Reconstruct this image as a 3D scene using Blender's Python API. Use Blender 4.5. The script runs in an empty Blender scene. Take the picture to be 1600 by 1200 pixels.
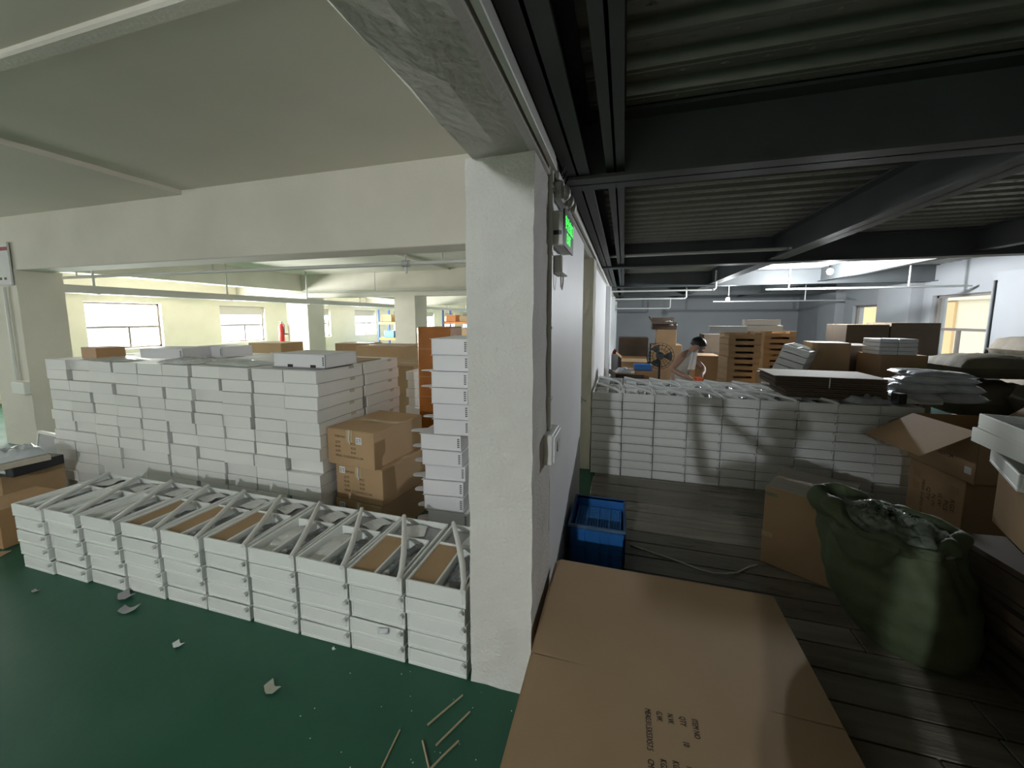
import bpy, bmesh, math, random
from mathutils import Vector, Matrix, Euler
R = math.radians
random.seed(7)
S = bpy.context.scene
COL = S.collection

# ------------------------------------------------------------------ camera, sky, lights, exposure
cam_d = bpy.data.cameras.new('camera')
cam = bpy.data.objects.new('camera', cam_d)
COL.objects.link(cam)
cam.location = (0, 0, 1.7)
cam.rotation_euler = (R(90 - 6.277), 0, R(16.168))
cam_d.sensor_width = 36
cam_d.lens = 600 / 1600 * 36
cam_d.shift_y = -36 / 1600
cam_d.clip_start = 0.02
cam_d.clip_end = 200
S.camera = cam

SKY = 4.0
w = bpy.data.worlds.new('sky')
S.world = w
w.use_nodes = True
bg = w.node_tree.nodes['Background']
bg.inputs['Color'].default_value = (0.93, 0.97, 1.0, 1)
bg.inputs['Strength'].default_value = SKY

S.view_settings.view_transform = 'Standard'
S.view_settings.look = 'None'
S.view_settings.exposure = 0.0
S.view_settings.gamma = 1
S.view_settings.use_curve_mapping = False
S.cycles.max_bounces = 8
S.cycles.diffuse_bounces = 5
S.cycles.glossy_bounces = 3
S.cycles.transmission_bounces = 6
S.cycles.caustics_reflective = False
S.cycles.caustics_refractive = False
S.cycles.sample_clamp_indirect = 6
S.cycles.use_denoising = True

LAMPS = {'hall_near': ((3.594, 8.5, 2.56), 560), 'hall_far': ((2.7, 11.8, 2.22), 110), 'behind': ((-.97, -5.0, 2.73), 480)}

WINDOW_W = 520
def daylight(cx, cy, cz, sx, sz, axis, sign, watt=None):
    """overcast daylight entering through one window opening"""
    l = bpy.data.lights.new('window_daylight', 'AREA')
    l.shape = 'RECTANGLE'; l.size = sx; l.size_y = sz
    l.energy = WINDOW_W if watt is None else watt
    l.color = (1.0, .98, .94)
    o = bpy.data.objects.new('window_daylight', l); COL.objects.link(o)
    o.location = (cx, cy, cz)
    d = Vector((sign, 0, 0)) if axis == 'x' else Vector((0, sign, 0))
    o.rotation_euler = d.to_track_quat('-Z', 'Y').to_euler()

# ------------------------------------------------------------------ materials
def mat(name, c, rough=0.6, var=0.0, scale=4.0, bump=0.0, bscale=60.0, metal=0.0, objvar=0.0, stretch=None, c2=None, c2at=0.55,
        trans=0.0, emit=None, estr=0.0, detail=4.0, rvar=0.0, spec=0.5, c2w=0.12):
    m = bpy.data.materials.new(name)
    m.use_nodes = True
    nt = m.node_tree
    b = nt.nodes['Principled BSDF']
    b.inputs['Roughness'].default_value = rough
    b.inputs['Metallic'].default_value = metal
    b.inputs['Transmission Weight'].default_value = trans
    b.inputs['Specular IOR Level'].default_value = spec
    col = (*c, 1)
    b.inputs['Base Color'].default_value = col
    if emit:
        b.inputs['Emission Color'].default_value = (*emit, 1)
        b.inputs['Emission Strength'].default_value = estr
    if not (var or bump or objvar or c2):
        return m
    tc = nt.nodes.new('ShaderNodeTexCoord')
    mp = nt.nodes.new('ShaderNodeMapping')
    nt.links.new(tc.outputs['Object'], mp.inputs['Vector'])
    if stretch:
        mp.inputs['Scale'].default_value = stretch
    out = None
    if var or c2:
        n = nt.nodes.new('ShaderNodeTexNoise')
        n.inputs['Scale'].default_value = scale
        n.inputs['Detail'].default_value = detail
        nt.links.new(mp.outputs['Vector'], n.inputs['Vector'])
        r = nt.nodes.new('ShaderNodeValToRGB')
        if c2:
            r.color_ramp.elements[0].position = c2at - c2w
            r.color_ramp.elements[1].position = c2at + c2w
            r.color_ramp.elements[0].color = col
            r.color_ramp.elements[1].color = (*c2, 1)
        else:
            r.color_ramp.elements[0].position = 0.3
            r.color_ramp.elements[1].position = 0.7
            r.color_ramp.elements[0].color = (*[x * (1 - var) for x in c], 1)
            r.color_ramp.elements[1].color = (*[min(1, x * (1 + var)) for x in c], 1)
        nt.links.new(n.outputs['Fac'], r.inputs['Fac'])
        out = r.outputs['Color']
        if rvar:
            mr = nt.nodes.new('ShaderNodeMapRange')
            mr.inputs['From Min'].default_value = 0.3; mr.inputs['From Max'].default_value = 0.7
            mr.inputs['To Min'].default_value = rough - rvar; mr.inputs['To Max'].default_value = rough + rvar
            nt.links.new(n.outputs['Fac'], mr.inputs['Value'])
            nt.links.new(mr.outputs['Result'], b.inputs['Roughness'])
    if objvar:
        oi = nt.nodes.new('ShaderNodeObjectInfo')
        mr = nt.nodes.new('ShaderNodeMapRange')
        mr.inputs['To Min'].default_value = 1 - objvar
        mr.inputs['To Max'].default_value = 1 + objvar
        nt.links.new(oi.outputs['Random'], mr.inputs['Value'])
        hs = nt.nodes.new('ShaderNodeHueSaturation')
        hs.inputs['Color'].default_value = col
        if out:
            nt.links.new(out, hs.inputs['Color'])
        nt.links.new(mr.outputs['Result'], hs.inputs['Value'])
        out = hs.outputs['Color']
    if out:
        nt.links.new(out, b.inputs['Base Color'])
    if bump:
        n2 = nt.nodes.new('ShaderNodeTexNoise')
        n2.inputs['Scale'].default_value = bscale
        n2.inputs['Detail'].default_value = 3
        nt.links.new(mp.outputs['Vector'], n2.inputs['Vector'])
        bp = nt.nodes.new('ShaderNodeBump')
        bp.inputs['Strength'].default_value = bump
        bp.inputs['Distance'].default_value = 0.01
        nt.links.new(n2.outputs['Fac'], bp.inputs['Height'])
        nt.links.new(bp.outputs['Normal'], b.inputs['Normal'])
    return m

M = dict(
    plaster=mat('white_plaster', (.665, .63, .555), .85, var=.07, scale=1.3, bump=.25, bscale=45),
    ceiling=mat('ceiling_paint', (.66, .625, .545), .9, var=.05, scale=.7, bump=.06, bscale=30),
    column=mat('column_stucco', (.70, .69, .655), .85, var=.06, scale=2.5, bump=.55, bscale=70),
    soffit=mat('bare_soffit', (.56, .54, .50), .9, var=.10, scale=2.0, bump=.2, bscale=40),
    panel=mat('wall_panel', (.86, .87, .88), .5, var=.03, scale=1.2, bump=.04, bscale=20),
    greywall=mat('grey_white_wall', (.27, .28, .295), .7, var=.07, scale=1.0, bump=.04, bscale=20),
    cream=mat('cream_wall', (.74, .69, .58), .85, var=.05, scale=1.5),
    beige=mat('beige_column', (.70, .665, .58), .85, var=.08, scale=2.2, bump=.3, bscale=35),
    green=mat('green_epoxy', (.011, .082, .046), .5, scale=2.2, c2=(.028, .102, .066), c2at=.52, c2w=.2, bump=.10, bscale=25, detail=6, rvar=.12, spec=.35),
    plank=mat('wet_dark_plank', (.19, .172, .135), .40, scale=3.0, stretch=(.5, 4, 4), c2=(.32, .295, .24), c2at=.56, c2w=.14, bump=.35, bscale=18, objvar=.22, rvar=.2, detail=6),
    steel=mat('dark_steel', (.075, .083, .087), .55, var=.15, scale=2, metal=.0, bump=.04),
    deck=mat('deck_metal', (.30, .30, .275), .45, var=.12, scale=3, metal=.35, bump=.12, bscale=14),
    foam=mat('white_foam', (.80, .82, .80), .65, objvar=.045, bump=.10, bscale=160, var=.02, scale=9),
    paper=mat('white_carton', (.78, .78, .765), .6, objvar=.05, var=.02, scale=5),
    print_white=mat('printed_white_carton', (.76, .75, .79), .5, objvar=.03),
    inside=mat('carton_inside', (.55, .50, .43), .8),
    kraft=mat('kraft_cardboard', (.40, .265, .145), .75, var=.07, scale=3, objvar=.06, bump=.04, bscale=30),
    kraft_pale=mat('pale_kraft_cardboard', (.345, .235, .130), .75, var=.06, scale=2, bump=.03, bscale=40),
    kraft_red=mat('reddish_kraft', (.40, .235, .115), .7, var=.08, scale=3, objvar=.05),
    kraft_shaded=mat('shaded_kraft', (.085, .060, .040), .8, var=.12, scale=4, objvar=.12),  # kraft brown darkened so the colour carries the shade on these cartons
    kraft_grey=mat('pale_grey_kraft', (.50, .46, .38), .8, var=.08, scale=4, stretch=(1, 6, 1)),  # paler, greyer kraft with stretched streaks
    tape=mat('clear_tape', (.52, .41, .26), .22, var=.05, scale=10),
    tape_glossy=mat('glossy_brown_tape', (.33, .115, .025), .25, var=.18, scale=5, bump=.25, bscale=12),
    ink=mat('black_ink', (.02, .018, .015), .8),
    ink_soft=mat('faded_ink', (.10, .065, .035), .8),
    label=mat('white_sticker', (.82, .84, .86), .4),
    blackp=mat('black_plastic', (.015, .016, .018), .4),
    greyplastic=mat('grey_bagged_metal', (.16, .17, .18), .22, c2=(.55, .56, .56), c2at=.58, c2w=.08, scale=22, bump=.6, bscale=40),
    foamtube=mat('wrapped_tube', (.74, .745, .72), .4, bump=.35, bscale=30, stretch=(1, 1, 6)),
    leaflet=mat('paper_leaflet', (.72, .73, .72), .6, var=.05, scale=8),
    greyplate=mat('grey_plate', (.33, .33, .34), .4),
    blue=mat('blue_plastic', (.016, .13, .40), .42, var=.12, scale=6),
    bluelight=mat('blue_basket', (.05, .24, .58), .45),
    rim=mat('dusty_blue_rim', (.06, .12, .20), .6, var=.2, scale=12),
    sack=mat('green_woven_sack', (.080, .105, .052), .7, var=.14, scale=6, bump=.35, bscale=26),
    sackdark=mat('sack_collar', (.075, .10, .055), .6, var=.2, scale=9, bump=.3, bscale=22),
    film=mat('shiny_film', (.20, .235, .18), .12, c2=(.42, .46, .40), c2at=.6, c2w=.1, scale=14, bump=.8, bscale=18),
    poly=mat('pale_poly_bag', (.62, .66, .70), .25, var=.12, scale=9, bump=.5, bscale=25, objvar=.08),
    polyclear=mat('crumpled_clear_film', (.66, .68, .70), .2, var=.2, scale=20, bump=.8, bscale=30),
    bale=mat('green_bale', (.135, .118, .075), .8, var=.15, scale=5, bump=.35, bscale=30, objvar=.15),
    bale_pale=mat('grey_bale', (.22, .19, .145), .8, var=.12, scale=5, bump=.3, bscale=30),
    pvc=mat('white_pvc', (.72, .73, .70), .45),
    pipe=mat('grey_pipe', (.50, .51, .49), .5),
    galv=mat('galvanised', (.42, .44, .44), .4, metal=.4),
    alu=mat('window_frame', (.16, .14, .13), .5),
    blind=mat('grey_blind', (.50, .47, .43), .8),
    glass=None,
    signface=mat('black_sign_face', (.004, .012, .005), .35),
    signglow=mat('green_led', (.01, .3, .02), .5, emit=(.03, 1.0, .08), estr=1.3),
    bulb=mat('lit_bulb', (1, 1, 1), .5, emit=(.93, .97, 1.0), estr=60),
    skin=mat('skin', (.42, .25, .17), .55),
    hair=mat('black_hair', (.010, .009, .010), .5),
    shirt=mat('grey_white_vest', (.50, .49, .45), .85, var=.06, scale=12),
    apron=mat('white_cloth', (.78, .78, .76), .8),
    trousers=mat('dark_trousers', (.05, .05, .06), .85),
    orange=mat('orange_tape', (.80, .13, .03), .4),
    red=mat('red_paint', (.50, .03, .025), .4),
    twig=mat('bamboo_stick', (.42, .35, .22), .7),
    leaf=mat('dry_scrap', (.40, .41, .34), .8),
    rackblue=mat('rack_blue', (.03, .10, .35), .5),
    rackorange=mat('rack_orange', (.65, .22, .04), .5),
    posterw=mat('poster_paper', (.62, .63, .62), .7, var=.05, scale=6),
    posterred=mat('poster_red', (.30, .07, .08), .7),
    facade=mat('cream_facade', (.58, .51, .38), .9, var=.05, scale=1.0),
    facade2=mat('orange_facade', (.55, .38, .19), .9, var=.05, scale=1.0),
    deskwood=mat('worn_table', (.20, .14, .09), .7),
)

def thin_glass():
    m = bpy.data.materials.new('window_glass'); m.use_nodes = True
    nt = m.node_tree; nt.nodes.clear()
    o = nt.nodes.new('ShaderNodeOutputMaterial'); mx = nt.nodes.new('ShaderNodeMixShader')
    a = nt.nodes.new('ShaderNodeBsdfTransparent'); a.inputs['Color'].default_value = (.93, .95, .95, 1)
    b = nt.nodes.new('ShaderNodeBsdfGlossy'); b.inputs['Roughness'].default_value = .03
    mx.inputs[0].default_value = .06
    nt.links.new(a.outputs[0], mx.inputs[1]); nt.links.new(b.outputs[0], mx.inputs[2]); nt.links.new(mx.outputs[0], o.inputs['Surface'])
    return m
M['glass'] = thin_glass()

# ------------------------------------------------------------------ mesh helpers
class MB:
    def __init__(s):
        s.v = []; s.f = []; s.mi = []; s.sm = []
        s.T = Matrix.Identity(4)
    def add(s, vs, fs, mi=0, smooth=False):
        k = len(s.v)
        s.v += [tuple(s.T @ Vector(p)) for p in vs]
        s.f += [tuple(i + k for i in f) for f in fs]
        s.mi += [mi] * len(fs); s.sm += [smooth] * len(fs)
        return s
    def box(s, x0, x1, y0, y1, z0, z1, mi=0):
        return s.add([(x0, y0, z0), (x1, y0, z0), (x1, y1, z0), (x0, y1, z0), (x0, y0, z1), (x1, y0, z1), (x1, y1, z1), (x0, y1, z1)],
                     [(0, 3, 2, 1), (4, 5, 6, 7), (0, 1, 5, 4), (1, 2, 6, 5), (2, 3, 7, 6), (3, 0, 4, 7)], mi)
    def tube(s, pts, r, n=8, mi=0, caps=True, smooth=True):
        pts = [Vector(p) for p in pts]
        rs = r if isinstance(r, (list, tuple)) else [r] * len(pts)
        vs = []; fs = []
        for i, p in enumerate(pts):
            t = (pts[min(i + 1, len(pts) - 1)] - pts[max(i - 1, 0)]).normalized()
            a = t.orthogonal().normalized() if i == 0 else (a - t * a.dot(t)).normalized()
            b = t.cross(a)
            for k in range(n):
                g = 2 * math.pi * k / n
                vs.append(p + (a * math.cos(g) + b * math.sin(g)) * rs[i])
        for i in range(len(pts) - 1):
            for k in range(n):
                fs.append((i * n + k, i * n + (k + 1) % n, (i + 1) * n + (k + 1) % n, (i + 1) * n + k))
        s.add(vs, fs, mi, smooth)
        if caps:
            e = (len(pts) - 1) * n
            s.add(vs[:n], [tuple(range(n - 1, -1, -1))], mi)
            s.add(vs[e:], [tuple(range(n))], mi)
        return s
    def prism(s, poly, z0, z1, mi=0):
        n = len(poly)
        vs = [(x, y, z0) for x, y in poly] + [(x, y, z1) for x, y in poly]
        fs = [tuple(range(n - 1, -1, -1)), tuple(range(n, 2 * n))] + [(i, (i + 1) % n, n + (i + 1) % n, n + i) for i in range(n)]
        return s.add(vs, fs, mi)
    def grid(s, rows, mi=0, closed=False, smooth=True):
        n = len(rows[0]); vs = [p for r in rows for p in r]; fs = []
        for i in range(len(rows) - 1):
            for k in range(n if closed else n - 1):
                fs.append((i * n + k, i * n + (k + 1) % n, (i + 1) * n + (k + 1) % n, (i + 1) * n + k))
        return s.add(vs, fs, mi, smooth)
    def mesh(s, name, mats, bevel=0.0, seg=1):
        me = bpy.data.meshes.new(name)
        me.from_pydata(s.v, [], s.f)
        for m in (mats if isinstance(mats, (list, tuple)) else [mats]):
            me.materials.append(M[m] if isinstance(m, str) else m)
        me.polygons.foreach_set('material_index', s.mi)
        me.polygons.foreach_set('use_smooth', s.sm)
        if bevel:
            bm = bmesh.new(); bm.from_mesh(me)
            es = [e for e in bm.edges if len(e.link_faces) == 2 and e.calc_face_angle(0) > .6]
            bmesh.ops.bevel(bm, geom=es, offset=bevel, segments=seg, affect='EDGES', profile=.5)
            bm.to_mesh(me); bm.free()
        me.update()
        return me
    def build(s, name, mats, parent=None, bevel=0.0, loc=None, rz=0, seg=1):
        return link(name, s.mesh(name, mats, bevel, seg), parent, loc, rz)

def link(name, me, parent=None, loc=None, rz=0):
    o = bpy.data.objects.new(name, me); COL.objects.link(o)
    if parent: o.parent = parent
    if loc: o.location = loc
    if rz: o.rotation_euler = (0, 0, rz)
    return o
def tag(o, label, cat, group=None, kind=None):
    o['label'] = label; o['category'] = cat
    if group: o['group'] = group
    if kind: o['kind'] = kind
    return o
def thing(name, label, cat, loc=(0, 0, 0), rz=0, group=None):
    o = link(name, None, None, loc, rz)
    o.empty_display_size = .1
    return tag(o, label, cat, group)
def struct(o):
    o['kind'] = 'structure'; return o
def dup(o, parent=None):
    c = o.copy(); COL.objects.link(c)
    if parent: c.parent = parent
    for ch in list(o.children):
        dup(ch, c)
    return c
def BX(*a, **k):
    return MB().box(*a, **k)
def text_mesh(body, size, extrude=.0004, align='LEFT'):
    cu = bpy.data.curves.new('lettering', 'FONT')
    cu.body = body; cu.size = size; cu.extrude = extrude; cu.align_x = align; cu.resolution_u = 2
    o = bpy.data.objects.new('lettering', cu); COL.objects.link(o)
    dg = bpy.context.evaluated_depsgraph_get()
    me = bpy.data.meshes.new_from_object(o.evaluated_get(dg))
    bpy.data.objects.remove(o); bpy.data.curves.remove(cu)
    return me
def put_text(body, size, m, loc, rot, parent=None, name='lettering', extrude=.0006):
    me = text_mesh(body, size, extrude)
    me.materials.clear(); me.materials.append(M[m])
    o = link(name, me, parent)
    o.location = loc; o.rotation_euler = rot
    if name == 'print': o['kind'] = 'stuff'
    return o
def NUM(n):
    tens = {2: 'twenty', 3: 'thirty'}
    if n < 15: return ORD[n]
    if n < 20: return ['fifteenth', 'sixteenth', 'seventeenth', 'eighteenth', 'nineteenth'][n - 15]
    return (tens[n // 10] + '-' + ORD[n % 10]) if n % 10 else {20: 'twentieth', 30: 'thirtieth'}[n]
ORD = ['zeroth', 'first', 'second', 'third', 'fourth', 'fifth', 'sixth', 'seventh', 'eighth', 'ninth', 'tenth', 'eleventh', 'twelfth', 'thirteenth', 'fourteenth']

# ------------------------------------------------------------------ the setting: floor
LX, RX, NY, SY, BY = -12.0, 6.0, 30.0, -6.0, 16.2
f = struct(BX(LX - .3, RX + .3, SY - .3, NY + .3, -.2, 0).build('floor', 'green'))
# planks laid over the right hall floor
pl_root = struct(BX(-.26, 5.9, -2.0, 5.4, .0005, .004).build('floor_planks', 'ink_soft'))
y = -2.0
random.seed(3)
while y < 5.35:
    wd = random.choice([.16, .17, .18, .165])
    cuts = [-.27 + random.uniform(-.02, .02)] + sorted([random.uniform(1.2, 2.4), random.uniform(3.3, 4.6)]) + [5.9]
    for a, b in zip(cuts, cuts[1:]):
        g = random.uniform(.004, .007)
        zt = .0135 + random.uniform(0, .0025)
        MB().box(a + g, b - g, y + g, y + wd - g, .004, zt).build('plank', 'plank', pl_root, bevel=.002)
    y += wd

# ------------------------------------------------------------------ walls with window openings
def wall_x(name, x0, x1, ya, yb, z1, wins, m):
    mb = MB(); y = ya
    for (a, b, s, t) in sorted(wins):
        mb.box(x0, x1, y, a, 0, z1); mb.box(x0, x1, a, b, 0, s); mb.box(x0, x1, a, b, t, z1); y = b
    mb.box(x0, x1, y, yb, 0, z1)
    return struct(mb.build(name, m))
def wall_y(name, y0, y1, xa, xb, z1, wins, m):
    mb = MB(); x = xa
    for (a, b, s, t) in sorted(wins):
        mb.box(x, a, y0, y1, 0, z1); mb.box(a, b, y0, y1, 0, s); mb.box(a, b, y0, y1, t, z1); x = b
    mb.box(x, xb, y0, y1, 0, z1)
    return struct(mb.build(name, m))
WINN = [0]
def window_x(x, a, b, s, t, blind=0.0, sash=1):
    """window in a wall of constant x; frame bars are parts"""
    WINN[0] += 1
    r = struct(link('window_%d' % WINN[0], None, None, (x, 0, 0)))
    d = .025
    fr = MB()
    fr.box(-d, d, a, a + .05, s, t); fr.box(-d, d, b - .05, b, s, t); fr.box(-d, d, a, b, s, s + .05); fr.box(-d, d, a, b, t - .05, t)
    fr.build('window_frame', 'alu', r)
    MB().box(-d, d, a + .05, b - .05, s + .52, s + .57).build('transom', 'alu', r)
    mid = a + (b - a) * .55
    MB().box(-d, d, mid - .02, mid + .025, s + .05, s + .52).build('mullion', 'alu', r)
    MB().box(-.003, .003, a + .05, b - .05, s + .05, t - .05).build('glass_pane', 'glass', r)
    if blind:
        MB().box(.04 * (1 if x < 0 else -1) - .006, .04 * (1 if x < 0 else -1) + .006, a + .02, b - .02, t - blind, t - .01).build('roller_blind', 'blind', r)
    return r
lw = []
y = -5.2; 
ws = []
k = -4
while True:
    a = 5.85 + 3.12 * k
    if a + 1.55 > NY: break
    if a > SY + .3:
        ws.append((a, a + 1.55, .95, 2.1))
    k += 1
wall_x('wall_left', LX - .25, LX, SY, NY, 3.1, ws, 'cream')
for i, (a, b, s, t) in enumerate(ws):
    bl = .0 if a < 8 else .27
    window_x(LX - .12, a, b, s, t, bl)
    if a < 26: daylight(LX - .28, (a + b) / 2, (s + t) / 2, b - a, t - s, 'x', 1, 110 if a < 4.5 else 900)
rw = [(5.4, 7.0, 1.0, 2.16), (8.65, 9.95, .95, 2.16), (11.6, 12.75, .95, 2.05)]
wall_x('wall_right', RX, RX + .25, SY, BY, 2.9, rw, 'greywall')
for (a, b, s, t) in rw:
    window_x(RX + .1, a, b, s, t)
bw = []
wall_y('wall_south', SY - .25, SY, LX, RX, 3.1, bw, 'plaster')
for (a, b, s, t) in bw:
    WINN[0] += 1
    r = struct(link('window_%d' % WINN[0], None, None, (0, SY - .12, 0)))
    fr = MB()
    fr.box(a, a + .05, -.025, .025, s, t); fr.box(b - .05, b, -.025, .025, s, t); fr.box(a, b, -.025, .025, s, s + .05); fr.box(a, b, -.025, .025, t - .05, t)
    fr.box((a + b) / 2 - .025, (a + b) / 2 + .025, -.025, .025, s, t)
    fr.build('window_frame', 'alu', r)
    MB().box(a + .05, b - .05, -.003, .003, s + .05, t - .05).build('glass_pane', 'glass', r)
struct(BX(LX, -.45, NY, NY + .25, 0, 3.1).build('wall_north', 'cream'))
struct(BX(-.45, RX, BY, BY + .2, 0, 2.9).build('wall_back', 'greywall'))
# neighbouring building seen through the right hall windows
bld = thing('apartment_building', 'cream building with orange brick bays seen through the far windows', 'building', (9.6, 0, -3))
MB().box(0, .4, 2, 22, 0, 9).build('facade_wall', 'facade', bld)
for yy in (7.8, 11.4, 14.9, 18.3):
    MB().box(-.06, 0, yy, yy + 1.3, 3.4, 5.2).build('brick_bay', 'facade2', bld)
for yy in (6, 9.6, 13.1, 16.6):
    MB().box(-.1, 0, yy - .6, yy + 3.0, 5.25, 5.35).build('ledge', 'facade', bld)

# ------------------------------------------------------------------ ceilings and concrete frame
struct(BX(-4.4, -.34, SY, NY, 3.01, 3.2).build('ceiling_left', 'ceiling'))
struct(BX(LX, -4.4, SY, NY, 2.965, 3.2).build('ceiling_outer', 'ceiling'))
struct(BX(-6.2, -.62, 1.25, 1.33, 2.972, 3.012).build('trim_1', 'plaster', bevel=.01))
def rough_beam(name, p, q, m, soff=None):
    mb = MB().box(p[0], q[0], p[1], q[1], p[2], q[2])
    return struct(mb.build(name, m, bevel=.012, seg=2))
# the beam along the partition, soffit with uneven plaster edge
random.seed(11)
mb = MB(); rows = []
N = 120
for i in range(N + 1):
    yy = SY + (BY - SY) * i / N
    j = lambda a: random.uniform(-a, a)
    rows.append([(-.62, yy, 3.02), (-.62 + j(.005), yy, 2.42), (-.612 + j(.008), yy, 2.352 + j(.004)), (-.60 + j(.008), yy, 2.342 + j(.003)), (-.48, yy, 2.34 + j(.002)), (-.37 + j(.004), yy, 2.343 + j(.003)), (-.345, yy, 2.36), (-.34, yy, 3.02)])
mb.grid(rows, smooth=False)
mb.box(-.60, -.36, SY, BY, 2.5, 3.02)
struct(mb.build('concrete_beam', 'soffit'))
rough_beam('concrete_beam', (LX, 3.0, 2.31), (-.62, 3.32, 3.02), 'plaster')
rough_beam('concrete_beam', (LX, 9.3, 2.31), (-.62, 9.62, 3.02), 'plaster')
rough_beam('concrete_beam', (LX, 15.6, 2.31), (-.62, 15.9, 3.02), 'plaster')
rough_beam('concrete_beam', (-9.5, 3.32, 2.5), (-9.15, 9.3, 2.97), 'plaster')
rough_beam('concrete_beam', (-9.5, 9.62, 2.5), (-9.15, 15.6, 2.97), 'plaster')
rough_beam('concrete_beam', (LX, SY, 2.35), (LX + .3, NY, 2.97), 'cream')
# foremost column with uneven edges
def column(x0, x1, y0, y1, z1, m, jit=.004, name='concrete_column', n=24):
    mb = MB(); rows = []
    per = []
    for t in range(5): per.append((x0 + (x1 - x0) * t / 4, y0))
    for t in range(1, 5): per.append((x1, y0 + (y1 - y0) * t / 4))
    for t in range(1, 5): per.append((x1 - (x1 - x0) * t / 4, y1))
    for t in range(1, 4): per.append((x0, y1 - (y1 - y0) * t / 4))
    for i in range(n + 1):
        z = z1 * i / n
        rows.append([(px + random.uniform(-jit, jit), py + random.uniform(-jit, jit), z) for px, py in per])
    mb.grid(rows, closed=True, smooth=False)
    return struct(mb.build(name, m))
column(-.64, -.352, 1.52, 1.93, 2.345, 'column', .003, n=40)
column(-.50, -.325, 4.28, 4.62, 2.345, 'beige', .003)
column(-8.1, -7.4, 2.995, 3.43, 2.32, 'plaster', .002)
for (a, b) in ((-9.75, -8.98), (-6.05, -5.42), (-3.3, -2.7)):
    column(a, b, 9.3, 9.95, 2.32, 'plaster', .002)
for a in (-9.6, -6.1, -3.0):
    column(a, a + .55, 15.6, 16.1, 2.32, 'cream', .002)
# partition and the rest of the dividing wall
struct(BX(-.42, -.352, 1.93, 3.45, 0, 2.34).build('wall_partition', 'panel'))
struct(BX(-.45, -.36, 4.62, BY, 0, 2.345).build('wall_divider', 'panel'))
for yy in (8.0, 11.8, 15.0):
    column(-.46, -.27, yy, yy + .35, 2.345, 'panel', .001)
# pillars of the right wall
for (a, b) in ((7.1, 8.3), (10.2, 11.3), (13.2, 14.2)):
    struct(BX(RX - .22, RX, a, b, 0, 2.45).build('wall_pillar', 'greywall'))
# wall piece left of the left column

# ------------------------------------------------------------------ steel mezzanine over the right hall
def ibeam_x(x0, x1, yc, zb, zt, fw=.2, name='steel_beam'):
    mb = MB().box(x0, x1, yc - fw / 2, yc + fw / 2, zb, zb + .016).box(x0, x1, yc - fw / 2, yc + fw / 2, zt - .016, zt).box(x0, x1, yc - .007, yc + .007, zb, zt)
    return struct(mb.build(name, 'steel'))
def ibeam_y(xc, y0, y1, zb, zt, fw=.1, name='steel_joist'):
    mb = MB().box(xc - fw / 2, xc + fw / 2, y0, y1, zb, zb + .014).box(xc - fw / 2, xc + fw / 2, y0, y1, zt - .014, zt).box(xc - .006, xc + .006, y0, y1, zb, zt)
    return struct(mb.build(name, 'steel'))
ZB, ZD = 2.45, 2.78
by = [-1.6, 2.29, 6.1, 9.95, 13.75]
for yy in by:
    ibeam_x(-.33, RX, yy, ZB, ZD)
ey = [SY] + by + [BY]
for a, b in zip(ey, ey[1:]):
    a2 = a + (.008 if a in by else 0); b2 = b - (.008 if b in by else 0)
    ibeam_y(-.07, a2, b2, ZB + .05, ZD, .095)
    ibeam_y(1.92, a2, b2, ZB + .03, ZD, .19)
    ibeam_y(4.05, a2, b2, ZB + .05, ZD, .12)
    ibeam_y(-.265, a2, b2, ZB + .02, ZD, .13, 'steel_ledger')
    # corrugated deck of the bay
    n = int((b - a) / .2); per = (b - a) / n
    prof = []
    for i in range(n):
        o = a + i * per
        prof += [(o, 0), (o + .022, 0), (o + .025, .004), (o + .031, .004), (o + .034, 0), (o + per * .42, 0), (o + per * .50, .05),
                 (o + per * .62, .05), (o + per * .65, .043), (o + per * .80, .043), (o + per * .83, .05), (o + per * .92, .05)]
    prof.append((b, 0))
    mb = MB()
    mb.grid([[(-.34, py, ZD + pz) for py, pz in prof], [(RX, py, ZD + pz) for py, pz in prof]], smooth=False)
    if a < 3:   # embossed dimples along the low flats of the near bays
        for i in range(n):
            o = a + i * per
            for q in range(26):
                xx = -.1 + q * .16
                mb.add([(xx - .022, o + .062, ZD - .0005), (xx, o + .046, ZD - .0005), (xx + .022, o + .062, ZD - .0005), (xx, o + .056, ZD - .006)],
                       [(0, 1, 3), (1, 2, 3), (2, 0, 3)])
    d = struct(mb.build('ceiling_deck', 'deck'))
struct(BX(-.34, RX + .25, SY, BY, ZD + .06, ZD + .2).build('ceiling_slab', 'soffit'))

# ------------------------------------------------------------------ lamps
def pendant(label, key, drop, cat='lamp'):
    loc, watt = LAMPS[key]
    t = thing('pendant_bulb', label, cat, loc)
    mb = MB(); rows = []
    for i in range(9):
        a = math.pi * i / 8
        rows.append([(.05 * math.sin(a) * math.cos(q * math.pi / 6), .05 * math.sin(a) * math.sin(q * math.pi / 6), -.052 * math.cos(a) * 1.1) for q in range(12)])
    mb.grid(rows, closed=True)
    b = mb.build('bulb', 'bulb', t)
    b.visible_shadow = True
    MB().tube([(0, 0, .05), (0, 0, .11)], .022, 10).build('socket', 'blackp', t)
    MB().tube([(0, 0, .11), (0, 0, drop)], .004, 6).build('cord', 'blackp', t)
    for sgn in (-1,):
        l = bpy.data.lights.new('lamp_light', 'POINT'); l.energy = watt; l.shadow_soft_size = .06; l.color = (.93, .97, 1)
        o = bpy.data.objects.new('lamp_light', l); COL.objects.link(o); o.parent = t; o.location = (0, 0, -.13)
    return t
pendant('bright bare bulb hanging under the steel deck, larger of the two', 'hall_near', .21)
pendant('bright bare bulb hanging near the far white wall, smaller of the two', 'hall_far', .56)
pendant('bare bulb hanging from the concrete ceiling behind the green aisle', 'behind', .45)

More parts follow.
